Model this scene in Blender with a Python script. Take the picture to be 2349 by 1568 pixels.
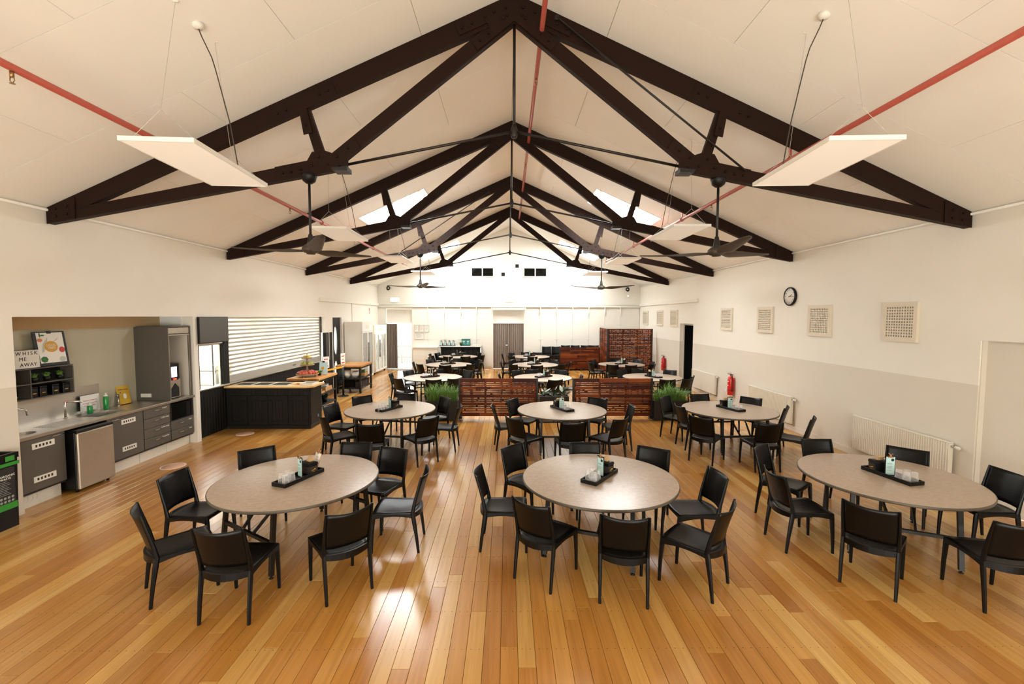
import bpy, bmesh, math, random
from mathutils import Vector, Matrix
R = math.radians
random.seed(7)
for o in list(bpy.data.objects): bpy.data.objects.remove(o)
SC = bpy.context.scene
COL = SC.collection

# ------------------------------------------------------------------ camera, world, exposure
CAM_H = 2.639; FPX = 1018.6; PITCH = 0.0590; YAW = 0.0098; ROLL = 0.0023
cd = bpy.data.cameras.new('camera'); cam = bpy.data.objects.new('camera', cd); COL.objects.link(cam)
cd.sensor_width = 36.0; cd.lens = 36.0 * FPX / 2349.0; cd.clip_start = 0.05; cd.clip_end = 200
fw = Vector((math.sin(YAW) * math.cos(PITCH), math.cos(YAW) * math.cos(PITCH), -math.sin(PITCH)))
rt = Vector((math.cos(YAW), -math.sin(YAW), 0)); up = rt.cross(fw)
r2 = rt * math.cos(ROLL) + up * math.sin(ROLL); u2 = -rt * math.sin(ROLL) + up * math.cos(ROLL)
m = Matrix((r2, u2, -fw)).transposed().to_4x4(); m.translation = (0, 0, CAM_H)
cam.matrix_world = m; SC.camera = cam

w = bpy.data.worlds.new('world'); SC.world = w; w.use_nodes = True
bg = w.node_tree.nodes['Background']; bg.inputs[0].default_value = (0.93, 0.96, 1.0, 1); bg.inputs[1].default_value = 3.2
SKYLIGHT_E = 20.0; KITCHEN_E = 22.0; REAR_FILL_E = 4.8
SC.view_settings.view_transform = 'Standard'; SC.view_settings.look = 'None'
SC.view_settings.exposure = 1.10; SC.view_settings.gamma = 1.0; SC.view_settings.use_curve_mapping = False
SC.cycles.use_denoising = True; SC.cycles.use_light_tree = False
SC.cycles.max_bounces = 6; SC.cycles.diffuse_bounces = 4; SC.cycles.glossy_bounces = 3; SC.cycles.transparent_max_bounces = 12; SC.cycles.adaptive_threshold = 0.03
SC.cycles.caustics_reflective = False; SC.cycles.caustics_refractive = False; SC.cycles.sample_clamp_indirect = 6.0

# ------------------------------------------------------------------ dimensions of the hall (metres)
XL, XR, YE, YB = -6.42, 6.59, 22.12, -2.6
XC, ZW, ZR, SL = 0.085, 4.116, 7.023, 0.4471
TR = [6.31, 10.255, 14.2, 18.15]
def ceil_z(x): return ZR - SL * abs(x - XC)

# ------------------------------------------------------------------ materials
def srgb(h):
    if isinstance(h, str):
        h = h.lstrip('#'); c = [int(h[i:i+2], 16) / 255 for i in (0, 2, 4)]
    else: c = h
    return tuple(((v + 0.055) / 1.055) ** 2.4 if v > 0.04045 else v / 12.92 for v in c) + (1,)
M = {}
def mat(name, col, rough=0.5, metal=0.0, var=0.0, scale=8.0, bump=0.0, spec=0.5, emit=None, es=0.0, coat=0.0):
    k = bpy.data.materials.new(name); k.use_nodes = True; nt = k.node_tree; b = nt.nodes['Principled BSDF']
    b.inputs['Base Color'].default_value = srgb(col); b.inputs['Roughness'].default_value = rough
    b.inputs['Metallic'].default_value = metal; b.inputs['Specular IOR Level'].default_value = spec
    if coat: b.inputs['Coat Weight'].default_value = coat; b.inputs['Coat Roughness'].default_value = 0.12
    if emit: b.inputs['Emission Color'].default_value = srgb(emit); b.inputs['Emission Strength'].default_value = es
    if var or bump:
        tc = nt.nodes.new('ShaderNodeNewGeometry'); n = nt.nodes.new('ShaderNodeTexNoise')
        n.inputs['Scale'].default_value = scale; n.inputs['Detail'].default_value = 5
        nt.links.new(tc.outputs['Position'], n.inputs['Vector'])
        if var:
            mx = nt.nodes.new('ShaderNodeMix'); mx.data_type = 'RGBA'; c = srgb(col)
            mx.inputs[6].default_value = tuple(max(0, v * (1 - var)) for v in c[:3]) + (1,)
            mx.inputs[7].default_value = tuple(min(1, v * (1 + var)) for v in c[:3]) + (1,)
            nt.links.new(n.outputs['Fac'], mx.inputs[0]); nt.links.new(mx.outputs[2], b.inputs['Base Color'])
        if bump:
            bp = nt.nodes.new('ShaderNodeBump'); bp.inputs['Strength'].default_value = bump; bp.inputs['Distance'].default_value = 0.01
            nt.links.new(n.outputs['Fac'], bp.inputs['Height']); nt.links.new(bp.outputs['Normal'], b.inputs['Normal'])
    M[name] = k; return k

mat('wall_cream', '#f1ece1', 0.75, var=0.02, scale=3, bump=0.03)
mat('wall_dado', '#e0d8ca', 0.7, var=0.02, scale=3, bump=0.03)
mat('wall_white', '#f0ece2', 0.7, var=0.015, scale=3)
mat('ceiling_paint', '#faf7f0', 0.75, var=0.025, scale=1.5, bump=0.02)
mat('ceiling_gap', '#6e5c46', 0.9)
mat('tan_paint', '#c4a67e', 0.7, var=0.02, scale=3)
mat('truss_brown', '#22120a', 0.55, var=0.18, scale=9, bump=0.08, spec=0.15)
mat('rod_brown', '#1a130e', 0.45, var=0.1)
mat('pipe_red', '#b4574a', 0.3, var=0.06, scale=20)
mat('brass', '#a8835a', 0.35, 0.9, var=0.05)
mat('copper_clip', '#c89a72', 0.3, 0.9, var=0.05)
mat('chair_black', '#040404', 0.36, var=0.06, scale=60, bump=0.02, spec=0.26)
mat('black_metal', '#0e0c0a', 0.45, var=0.1, scale=20)
mat('black_plastic', '#0d0c0b', 0.4, var=0.1, scale=30, spec=0.3)
mat('fan_bronze', '#3d342b', 0.5, var=0.1, scale=14)
mat('table_edge', '#5b5348', 0.5, var=0.05)
mat('chrome', '#c9c6c0', 0.18, 1.0, var=0.03)
mat('stainless', '#d2cdc4', 0.36, 1.0, var=0.05, scale=30)
mat('fridge_steel', '#b5aa9a', 0.36, 0.85, var=0.05, scale=20)
mat('cab_grey', '#5a554e', 0.5, var=0.05, scale=10)
mat('cab_dark', '#2b2926', 0.5, var=0.1, scale=10)
mat('clad_dark', '#1c1b19', 0.5, var=0.1, scale=12, spec=0.25)
mat('white_plastic', '#e9e5dc', 0.45, var=0.02)
mat('enamel', '#ebe4d4', 0.35, var=0.02)
mat('paper', '#f2efe8', 0.8, var=0.02)
mat('mint', '#b9d9d6', 0.7, var=0.03)
mat('teal_print', '#3f8d83', 0.6, var=0.05)
mat('ink', '#262422', 0.8)
mat('ink_grey', '#8d948f', 0.8)
mat('ink_red', '#c4432e', 0.8)
mat('ink_white', '#efece4', 0.8)
mat('gold_ink', '#c99a2e', 0.5)
mat('terracotta', '#d97f5c', 0.6)
mat('tomato', '#c33a30', 0.6)
mat('pepper_green', '#2f6b2c', 0.6)
mat('sage', '#c3c6bb', 0.7)
mat('ochre', '#d8a03c', 0.6)
mat('book_yellow', '#dcae34', 0.6, var=0.05)
mat('bag_kraft', '#c8a57c', 0.8, var=0.1, scale=30)
mat('pleat', '#8d7f74', 0.6, var=0.06, scale=20)
mat('shutter_bar', '#bdb9ad', 0.4, 0.3, var=0.03)
mat('window_dark', '#10120f', 0.1, var=0.1)
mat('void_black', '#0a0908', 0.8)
mat('grille_dark', '#33251b', 0.8)
mat('ext_red', '#d3231d', 0.3, var=0.05, coat=0.4)
mat('leaf_green', '#69943f', 0.55, var=0.4, scale=30)
mat('leaf_dark', '#2c4a2b', 0.5, var=0.3, scale=14)
mat('leaf_silver', '#a9b8a4', 0.4, var=0.25, scale=40)
mat('leaf_burgundy', '#4a1418', 0.45, var=0.3, scale=30)
mat('soil', '#2a2018', 0.9, var=0.3, scale=40)
mat('planter_dark', '#1d1a17', 0.5, var=0.1)
mat('tan_wood', '#b98d5f', 0.5, var=0.12, scale=18)
mat('bench_wood', '#e0b779', 0.4, var=0.08, scale=14)
mat('rustic_wood', '#9c7d5c', 0.6, var=0.15, scale=30)
mat('crate_wood', '#c79a63', 0.6, var=0.12, scale=25)
mat('apple', '#c4563f', 0.35, var=0.55, scale=22)
mat('pear', '#a3ae4c', 0.45, var=0.18, scale=25)
mat('banana', '#d8c25c', 0.5, var=0.15, scale=20)
mat('ceramic', '#ded8cf', 0.35, var=0.03)
mat('cloth_grey', '#cfcac2', 0.9, var=0.12, scale=20)
mat('sky_blue_card', '#bcdbe4', 0.7, var=0.03)
mat('tape_yellow', '#e6a91f', 0.6, var=0.05)
mat('bin_green', '#2e8c2c', 0.5, var=0.04)
mat('soap_green', '#1f8f3f', 0.2, var=0.05)
mat('sticker', '#d8a98c', 0.6, var=0.08, scale=20)
mat('mat_grey', '#8c867d', 0.95, var=0.15, scale=60, bump=0.2)
mat('curtain_black', '#100f0f', 0.9, var=0.2, scale=30)
mat('kitchen_white', '#f1efe9', 0.6, var=0.02)
mat('exit_green', '#d8f2de', 0.5, emit='#eafff0', es=5.0)
mat('exit_mark', '#3fae6a', 0.5, emit='#5fd08a', es=1.2)
mat('lamp_white', '#ffffff', 0.5, emit='#fff8ec', es=6.0)
mat('skylight_pane', '#ffffff', 0.5, emit='#f9fdff', es=SKYLIGHT_E)
mat('kitchen_lamp', '#ffffff', 0.5, emit='#fbfbf4', es=KITCHEN_E)
mat('screen_lit', '#cfd8ea', 0.3, emit='#d6e2ff', es=1.6)
mat('fridge_light', '#f6f4d8', 0.6, emit='#fbf7d8', es=0.25)
mat('red_led', '#ff3020', 0.4, emit='#ff3020', es=3.0)
mat('concrete', '#a59f92', 0.9, var=0.08, scale=5)
mat('panel_diffuser', '#f6f2ea', 0.6, emit='#fff3e2', es=0.12)  # faint glow added so the hung panels' undersides come out lighter
mat('vent_paint', '#e2d7c3', 0.6, var=0.02)
mat('fence_white', '#9b978f', 0.7, var=0.04)

def glass_mat(name, col, op, rough=0.05):
    k = bpy.data.materials.new(name); k.use_nodes = True; nt = k.node_tree; nt.nodes.clear()
    out = nt.nodes.new('ShaderNodeOutputMaterial'); mx = nt.nodes.new('ShaderNodeMixShader'); t = nt.nodes.new('ShaderNodeBsdfTransparent')
    g = nt.nodes.new('ShaderNodeBsdfPrincipled'); g.inputs['Base Color'].default_value = srgb(col); g.inputs['Roughness'].default_value = rough
    lw = nt.nodes.new('ShaderNodeLayerWeight'); lw.inputs[0].default_value = 0.35
    mr = nt.nodes.new('ShaderNodeMapRange'); mr.inputs[3].default_value = op; mr.inputs[4].default_value = min(1, op + 0.45)
    nt.links.new(lw.outputs['Facing'], mr.inputs[0]); nt.links.new(mr.outputs[0], mx.inputs[0])
    nt.links.new(t.outputs[0], mx.inputs[1]); nt.links.new(g.outputs[0], mx.inputs[2]); nt.links.new(mx.outputs[0], out.inputs[0])
    M[name] = k
glass_mat('clear_glass', '#dfe6e2', 0.06)
glass_mat('tumbler', '#f2eeee', 0.13, 0.06)
glass_mat('slat_clear', '#f1e6d4', 0.25, 0.15)
glass_mat('splash_glass', '#cfc9b2', 0.8, 0.08)
glass_mat('bottle_clear', '#e8f0e8', 0.25, 0.1)

def wood_mat(name, cols, along, rnd, sc=34.0, stretch=0.05, rough=0.3, coat=0.0, nails=False, bumps=0.05, spec=0.5):
    """timber: tone per board (object random or the 'rnd' attribute), grain along one axis"""
    k = bpy.data.materials.new(name); k.use_nodes = True; nt = k.node_tree; N = nt.nodes; L = nt.links; b = N['Principled BSDF']
    geo = N.new('ShaderNodeNewGeometry')
    if rnd == 'object': ri = N.new('ShaderNodeObjectInfo'); rv = ri.outputs['Random']
    elif rnd == 'attr': ri = N.new('ShaderNodeAttribute'); ri.attribute_name = 'rnd'; rv = ri.outputs['Fac']
    mp = N.new('ShaderNodeVectorMath'); mp.operation = 'MULTIPLY'
    s = [sc, sc, sc]; s['xyz'.index(along)] = sc * stretch; mp.inputs[1].default_value = s
    L.new(geo.outputs['Position'], mp.inputs[0])
    off = N.new('ShaderNodeMath'); off.operation = 'MULTIPLY'; off.inputs[1].default_value = 91.7; L.new(rv, off.inputs[0])
    ad = N.new('ShaderNodeVectorMath'); ad.operation = 'ADD'; L.new(mp.outputs[0], ad.inputs[0]); L.new(off.outputs[0], ad.inputs[1])
    n = N.new('ShaderNodeTexNoise'); n.inputs['Scale'].default_value = 1.0; n.inputs['Detail'].default_value = 6; n.inputs['Distortion'].default_value = 0.6
    L.new(ad.outputs[0], n.inputs['Vector'])
    rmp = N.new('ShaderNodeValToRGB'); e = rmp.color_ramp.elements
    e[0].position = 0.0; e[0].color = srgb(cols[0]); e[1].position = 1.0; e[1].color = srgb(cols[-1])
    for i, c in enumerate(cols[1:-1]):
        x = rmp.color_ramp.elements.new((i + 1) / (len(cols) - 1)); x.color = srgb(c)
    L.new(rv, rmp.inputs[0])
    mx = N.new('ShaderNodeMix'); mx.data_type = 'RGBA'; mx.blend_type = 'MULTIPLY'; mx.inputs[0].default_value = 0.75
    g2 = N.new('ShaderNodeValToRGB'); g2.color_ramp.elements[0].color = (0.74, 0.67, 0.58, 1); g2.color_ramp.elements[0].position = 0.25
    g2.color_ramp.elements[1].color = (1.05, 1.04, 1.02, 1); g2.color_ramp.elements[1].position = 0.62
    L.new(n.outputs['Fac'], g2.inputs[0]); L.new(rmp.outputs[0], mx.inputs[6]); L.new(g2.outputs[0], mx.inputs[7])
    last = mx.outputs[2]
    if nails:
        sp = N.new('ShaderNodeSeparateXYZ'); L.new(geo.outputs['Position'], sp.inputs[0])
        def mth(op, a, bb=None):
            q = N.new('ShaderNodeMath'); q.operation = op
            for i, v in enumerate((a, bb)):
                if v is None: continue
                if isinstance(v, (int, float)): q.inputs[i].default_value = v
                else: L.new(v, q.inputs[i])
            return q.outputs[0]
        fx = mth('MULTIPLY', mth('ABSOLUTE', mth('SUBTRACT', mth('FRACT', mth('DIVIDE', mth('ADD', sp.outputs[0], 20 * BW - XL % BW + (XL % BW) - XL), BW)), 0.5)), BW)
        dx = mth('SUBTRACT', fx, 0.032)
        dy = mth('MULTIPLY', mth('SUBTRACT', mth('FRACT', mth('DIVIDE', mth('ADD', sp.outputs[1], 9.0), 0.45)), 0.5), 0.45)
        dd = mth('ADD', mth('MULTIPLY', dx, dx), mth('MULTIPLY', dy, dy))
        hole = mth('LESS_THAN', dd, 0.0035 ** 2)
        m2 = N.new('ShaderNodeMix'); m2.data_type = 'RGBA'; L.new(hole, m2.inputs[0]); L.new(last, m2.inputs[6]); m2.inputs[7].default_value = srgb('#4a2c14')
        last = m2.outputs[2]
    L.new(last, b.inputs['Base Color'])
    b.inputs['Roughness'].default_value = rough; b.inputs['Specular IOR Level'].default_value = spec
    if coat: b.inputs['Coat Weight'].default_value = coat; b.inputs['Coat Roughness'].default_value = 0.2
    bp = N.new('ShaderNodeBump'); bp.inputs['Strength'].default_value = bumps; bp.inputs['Distance'].default_value = 0.004
    L.new(n.outputs['Fac'], bp.inputs['Height']); L.new(bp.outputs['Normal'], b.inputs['Normal'])
    M[name] = k; return k
BW = 0.1355
FLOORC = ['#a66c2a', '#c28b43', '#b67d36', '#d09f56', '#b57b36', '#d7ac66', '#aa712e', '#c7924a']
wood_mat('floor_wood', FLOORC, 'y', 'object', 30, 0.035, 0.27, 0.4, nails=True)
wood_mat('floor_wood_far', FLOORC, 'y', 'attr', 30, 0.035, 0.27, 0.4, nails=True)
MERB = ['#3d1508', '#6b2f11', '#4f1e0b', '#8a4719', '#5b250e', '#391207', '#783513', '#985222']
wood_mat('merbau', MERB, 'x', 'object', 30, 0.06, 0.5, spec=0.2)
wood_mat('merbau_y', MERB, 'y', 'object', 30, 0.06, 0.5, spec=0.2)
wood_mat('butcher', ['#b9783c', '#d29a58', '#c48846', '#dba966'], 'y', 'object', 30, 0.08, 0.4)

def laminate():
    k = mat('laminate', '#c9b9a8', 0.30, spec=0.65); nt = k.node_tree; b = nt.nodes['Principled BSDF']
    g = nt.nodes.new('ShaderNodeNewGeometry')
    n = nt.nodes.new('ShaderNodeTexNoise'); n.inputs['Scale'].default_value = 26; n.inputs['Detail'].default_value = 7; n.inputs['Roughness'].default_value = 0.7
    nt.links.new(g.outputs['Position'], n.inputs['Vector'])
    r = nt.nodes.new('ShaderNodeValToRGB'); r.color_ramp.elements[0].color = srgb('#a8937f'); r.color_ramp.elements[0].position = 0.3
    r.color_ramp.elements[1].color = srgb('#c3b09d'); r.color_ramp.elements[1].position = 0.72
    nt.links.new(n.outputs['Fac'], r.inputs[0]); nt.links.new(r.outputs[0], b.inputs['Base Color'])
laminate()

# ------------------------------------------------------------------ mesh helpers
class MB:
    def __init__(s): s.v = []; s.f = []; s.sm = []
    def add(s, vs, fs, smooth=False):
        o = len(s.v); s.v += [tuple(v) for v in vs]; s.f += [tuple(i + o for i in f) for f in fs]; s.sm += [smooth] * len(fs); return s
    def box(s, a, b, mx=None):
        x0, y0, z0 = [min(p, q) for p, q in zip(a, b)]; x1, y1, z1 = [max(p, q) for p, q in zip(a, b)]
        vs = [Vector(p) for p in ((x0,y0,z0),(x1,y0,z0),(x1,y1,z0),(x0,y1,z0),(x0,y0,z1),(x1,y0,z1),(x1,y1,z1),(x0,y1,z1))]
        if mx is not None: vs = [mx @ v for v in vs]
        return s.add(vs, [(0,3,2,1),(4,5,6,7),(0,1,5,4),(1,2,6,5),(2,3,7,6),(3,0,4,7)])
    def bev(s, a, b, c=0.004, mx=None):
        """box with chamfered edges"""
        x0, y0, z0 = [min(p, q) for p, q in zip(a, b)]; x1, y1, z1 = [max(p, q) for p, q in zip(a, b)]
        bm = bmesh.new(); r = bmesh.ops.create_cube(bm, size=1)
        for v in bm.verts: v.co = Vector(((x0+x1)/2 + v.co.x*(x1-x0), (y0+y1)/2 + v.co.y*(y1-y0), (z0+z1)/2 + v.co.z*(z1-z0)))
        c = min(c, 0.45*min(x1-x0, y1-y0, z1-z0))
        bmesh.ops.bevel(bm, geom=bm.edges[:], offset=c, segments=1, affect='EDGES')
        s.frombm(bm, mx); return s
    def frombm(s, bm, mx=None, smooth=False):
        bm.verts.ensure_lookup_table(); bm.verts.index_update()
        s.add([(mx @ v.co) if mx is not None else v.co.copy() for v in bm.verts], [[v.index for v in f.verts] for f in bm.faces], smooth); bm.free()
    def tube(s, pts, r, n=8, caps=True, smooth=True):
        pts = [Vector(p) for p in pts]; rs = r if isinstance(r, (list, tuple)) else [r] * len(pts); vs = []; fs = []
        ref = None
        for i, p in enumerate(pts):
            d = (pts[min(i+1, len(pts)-1)] - pts[max(i-1, 0)]).normalized()
            if ref is None: ref = Vector((0,0,1)) if abs(d.z) < 0.9 else Vector((1,0,0))
            a = d.cross(ref).normalized(); b = d.cross(a).normalized(); ref = -b if True else ref
            ref = b.cross(d) if False else ref
            a = d.cross(ref).normalized(); b = a.cross(d).normalized(); ref = b
            for k in range(n):
                t = 2*math.pi*k/n; vs.append(p + (a*math.cos(t) + b*math.sin(t))*rs[i])
        for i in range(len(pts)-1):
            for k in range(n): fs.append((i*n+k, i*n+(k+1)%n, (i+1)*n+(k+1)%n, (i+1)*n+k))
        s.add(vs, fs, smooth)
        if caps:
            o = len(s.v) - len(vs)
            s.f.append(tuple(o+k for k in reversed(range(n)))); s.sm.append(False)
            s.f.append(tuple(o+(len(pts)-1)*n+k for k in range(n))); s.sm.append(False)
        return s
    def lathe(s, prof, n=20, c=(0,0,0), smooth=True, mx=None):
        c = Vector(c); vs = []; fs = []
        for (r, z) in prof:
            for k in range(n):
                t = 2*math.pi*k/n; v = c + Vector((r*math.cos(t), r*math.sin(t), z)); vs.append(mx @ v if mx is not None else v)
        for i in range(len(prof)-1):
            for k in range(n): fs.append((i*n+k, i*n+(k+1)%n, (i+1)*n+(k+1)%n, (i+1)*n+k))
        s.add(vs, fs, smooth); o = len(s.v) - len(vs)
        if prof[0][0] > 1e-5: s.f.append(tuple(o+k for k in reversed(range(n)))); s.sm.append(False)
        if prof[-1][0] > 1e-5: s.f.append(tuple(o+(len(prof)-1)*n+k for k in range(n))); s.sm.append(False)
        return s
    def prism(s, poly, d0, d1, axis='y', mx=None):
        """extrude a 2-D polygon along an axis; for 'y' the polygon is (x,z), for 'x' (y,z), for 'z' (x,y)"""
        def P(p, d):
            v = Vector({'y': (p[0], d, p[1]), 'x': (d, p[0], p[1]), 'z': (p[0], p[1], d)}[axis]); return mx @ v if mx is not None else v
        n = len(poly); vs = [P(p, d0) for p in poly] + [P(p, d1) for p in poly]
        return s.add(vs, [tuple(range(n)), tuple(reversed(range(n, 2*n)))] + [(i, i+n, (i+1)%n+n, (i+1)%n) for i in range(n)])
    def bar(s, p0, p1, wdt, dep, up=(0,0,1), mx=None):
        """rectangular bar from p0 to p1: wdt across, dep along up"""
        p0 = Vector(p0); p1 = Vector(p1); d = (p1-p0).normalized(); a = d.cross(Vector(up)).normalized()*wdt/2; b = a.cross(d).normalized()*dep/2
        vs = [p+q for p in (p0, p1) for q in (-a-b, a-b, a+b, -a+b)]
        if mx is not None: vs = [mx @ v for v in vs]
        return s.add(vs, [(0,1,2,3),(7,6,5,4),(0,4,5,1),(1,5,6,2),(2,6,7,3),(3,7,4,0)])
    def plate(s, outer, holes, d0, d1, axis):
        """flat plate with holes, thickness d0..d1 along axis"""
        bm = bmesh.new()
        def P(p, d): return {'y': (p[0], d, p[1]), 'x': (d, p[0], p[1]), 'z': (p[0], p[1], d)}[axis]
        es = []
        for lp in [outer] + holes:
            vv = [bm.verts.new(P(p, d0)) for p in lp]; es += [bm.edges.new((vv[i], vv[(i+1) % len(vv)])) for i in range(len(vv))]
        bmesh.ops.triangle_fill(bm, use_beauty=True, use_dissolve=False, edges=es)
        bm.verts.ensure_lookup_table(); bm.verts.index_update()
        n = len(bm.verts); tri = [[v.index for v in f.verts] for f in bm.faces]; vs = [v.co.copy() for v in bm.verts]; bm.free()
        ax = 'xyz'.index(axis); vs2 = [v.copy() for v in vs]
        for v in vs2: v[ax] = d1
        fs = tri + [[i+n for i in reversed(t)] for t in tri]; o = 0
        for lp in [outer] + holes:
            q = len(lp); fs += [(o+i, o+(i+1)%q, o+(i+1)%q+n, o+i+n) for i in range(q)]; o += q
        return s.add(vs+vs2, fs)
    def mesh(s, name):
        me = bpy.data.meshes.new(name); me.from_pydata([tuple(v) for v in s.v], [], s.f)
        me.polygons.foreach_set('use_smooth', s.sm)
        bm = bmesh.new(); bm.from_mesh(me); bmesh.ops.recalc_face_normals(bm, faces=bm.faces[:]); bm.to_mesh(me); bm.free()
        me.update(); return me
    def build(s, name, m, parent=None, loc=None, rz=0):
        me = s.mesh(name); me.materials.append(M[m]); return put(name, me, parent, loc, rz)
def put(name, data, parent=None, loc=None, rz=0):
    o = bpy.data.objects.new(name, data); COL.objects.link(o)
    if parent is not None: o.parent = parent
    if loc is not None: o.location = loc
    if rz: o.rotation_euler.z = rz
    return o
def tag(o, label=None, cat=None, group=None, kind=None):
    if label: o['label'] = label
    if cat: o['category'] = cat
    if group: o['group'] = group
    if kind: o['kind'] = kind
    return o
def thing(name, label, cat, loc=(0,0,0), rz=0, group=None):
    return tag(put(name, None, None, loc, rz), label, cat, group)
def dup(o, parent=None, loc=None, rz=None, label=None, group=None):
    c = o.copy(); COL.objects.link(c); c.parent = parent
    if loc is not None: c.location = loc
    if rz is not None: c.rotation_euler.z = rz
    if label: c['label'] = label
    if group: c['group'] = group
    for ch in list(o.children): dup(ch, c)
    return c
def text(s, size, m, parent, mx, name='lettering', ext=0.0008, align='CENTER', space=1.0):
    cu = bpy.data.curves.new(name, 'FONT'); cu.body = s; cu.size = size; cu.align_x = align; cu.align_y = 'CENTER'; cu.extrude = ext; cu.resolution_u = 2
    cu.space_character = space
    t = bpy.data.objects.new(name, cu); COL.objects.link(t)
    me = bpy.data.meshes.new_from_object(t.evaluated_get(bpy.context.evaluated_depsgraph_get()))
    bpy.data.objects.remove(t); me.transform(mx); me.materials.clear(); me.materials.append(M[m])
    return put(name, me, parent)
def frame_mx(origin, right, upv):
    """matrix whose local x is 'right', local y is 'up', z faces out"""
    r = Vector(right).normalized(); u = Vector(upv).normalized(); n = r.cross(u)
    mm = Matrix((r, u, n)).transposed().to_4x4(); mm.translation = Vector(origin); return mm
def ell(cx, cy, rx, ry, n=24, a0=0): return [(cx + rx*math.cos(a0+2*math.pi*i/n), cy + ry*math.sin(a0+2*math.pi*i/n)) for i in range(n)]

# ================================================================== THE SETTING
# ---- floor
def in_view(x, y):
    d = Vector((x, y, -CAM_H)); z = d.dot(fw)
    if z < 0.3: return None
    u = d.dot(r2)/z*FPX + 1174.5; v = 784 - d.dot(u2)/z*FPX
    return (u, v, z)
floor = MB().box((XL-0.8, YB-0.3, -0.10), (XR+1.3, YE+0.3, -0.021)).build('floor', 'soil'); tag(floor, 'honey coloured timber board floor of the hall', None, None, 'structure')
boards = []; rg = random.Random(3)
nb = int((XR - XL + 1.0)/BW) + 1
for i in range(nb):
    x0 = XL - 0.3 + i*BW if False else XL + (i-6)*BW
    y = YB - rg.uniform(0, 3)
    while y < YE:
        ln = rg.choice([0.9, 1.35, 1.8, 2.25, 2.7, 3.15, 3.6, 4.5]); a = max(y, YB); b = min(y+ln, YE)
        y += ln
        if b - a > 0.05: boards.append((x0, a, b))
def bscore(t):
    x0, a, b = t; sc = 0
    for k in range(6):
        yy = a + (b-a)*(k+0.5)/6; q = in_view(x0+BW/2, yy)
        if q and -20 < q[0] < 2370 and 700 < q[1] < 1600 and abs(x0+BW/2) < 6.6: sc += (b-a)/6*BW*FPX*FPX*CAM_H/q[2]**3
    return sc
boards.sort(key=bscore, reverse=True)
bmesh_cache = {}
def board_geo(ln):
    h = BW/2 - 0.0015; l = ln/2 - 0.0012; c = 0.0012
    vs = [(-h,-l,-0.02),(h,-l,-0.02),(h,l,-0.02),(-h,l,-0.02),(-h,-l,-c),(h,-l,-c),(h,l,-c),(-h,l,-c),(-h+c,-l+c,0),(h-c,-l+c,0),(h-c,l-c,0),(-h+c,l-c,0)]
    fs = [(0,1,5,4),(1,2,6,5),(2,3,7,6),(3,0,4,7),(4,5,9,8),(5,6,10,9),(6,7,11,10),(7,4,8,11),(8,9,10,11)]
    return vs, fs
far = MB(); rn = []
for k, (x0, a, b) in enumerate(boards):
    vs, fs = board_geo(b-a); c = Vector((x0+BW/2, (a+b)/2, 0))
    if k < 300:
        key = round(b-a, 3)
        if key not in bmesh_cache:
            q = MB().add(vs, fs); me = q.mesh('floor_board'); me.materials.append(M['floor_wood']); bmesh_cache[key] = me
        put('floor_board', bmesh_cache[key], floor, c)
    else:
        far.add([Vector(v)+c for v in vs], fs); rn += [rg.random()]*len(fs)
fo = far.build('floor_boards', 'floor_wood_far', floor); fo['kind'] = 'stuff'
at = fo.data.attributes.new('rnd', 'FLOAT', 'FACE'); at.data.foreach_set('value', rn)

# ---- ceiling: roof backing with skylight openings, then the sheets
SKY = [(-3.98, -2.2, 11.95, 13.41), (2.33, 4.11, 11.95, 13.41), (-3.98, -2.2, 19.86, 21.3), (2.33, 4.11, 19.86, 21.3)]
def slope_quad(mb, xa, xb, ya, yb, off0, off1):
    """slab following the roof slope between xa..xb (same side), ya..yb; offsets are vertical above the ceiling face"""
    vs = []
    for off in (off0, off1):
        for (x, y) in ((xa,ya),(xb,ya),(xb,yb),(xa,yb)): vs.append((x, y, ceil_z(x)+off))
    mb.add(vs, [(0,3,2,1),(4,5,6,7),(0,1,5,4),(1,2,6,5),(2,3,7,6),(3,0,4,7)])
rf = MB()
for (xa, xb) in ((XL-0.25, XC), (XC, XR+0.25)):
    holes = sorted([s for s in SKY if xa < s[0] < xb], key=lambda s: s[2]); y = YB-0.3
    for (hx0, hx1, hy0, hy1) in holes:
        slope_quad(rf, xa, xb, y, hy0, 0.014, 0.12)
        slope_quad(rf, xa, hx0, hy0, hy1, 0.014, 0.12); slope_quad(rf, hx1, xb, hy0, hy1, 0.014, 0.12); y = hy1
    slope_quad(rf, xa, xb, y, YE+0.3, 0.014, 0.12)
ceil = rf.build('ceiling', 'ceiling_gap'); tag(ceil, 'steep cream panelled cathedral ceiling', None, None, 'structure')
rows = [-2.6, -1.1, 0.2, 1.5, 2.85, 4.15, 5.44, 6.36, 7.78, 9.18, 10.3, 11.95, 13.41, 14.25, 15.6, 16.95, 18.2, 19.86, 21.3, 22.12]
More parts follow.
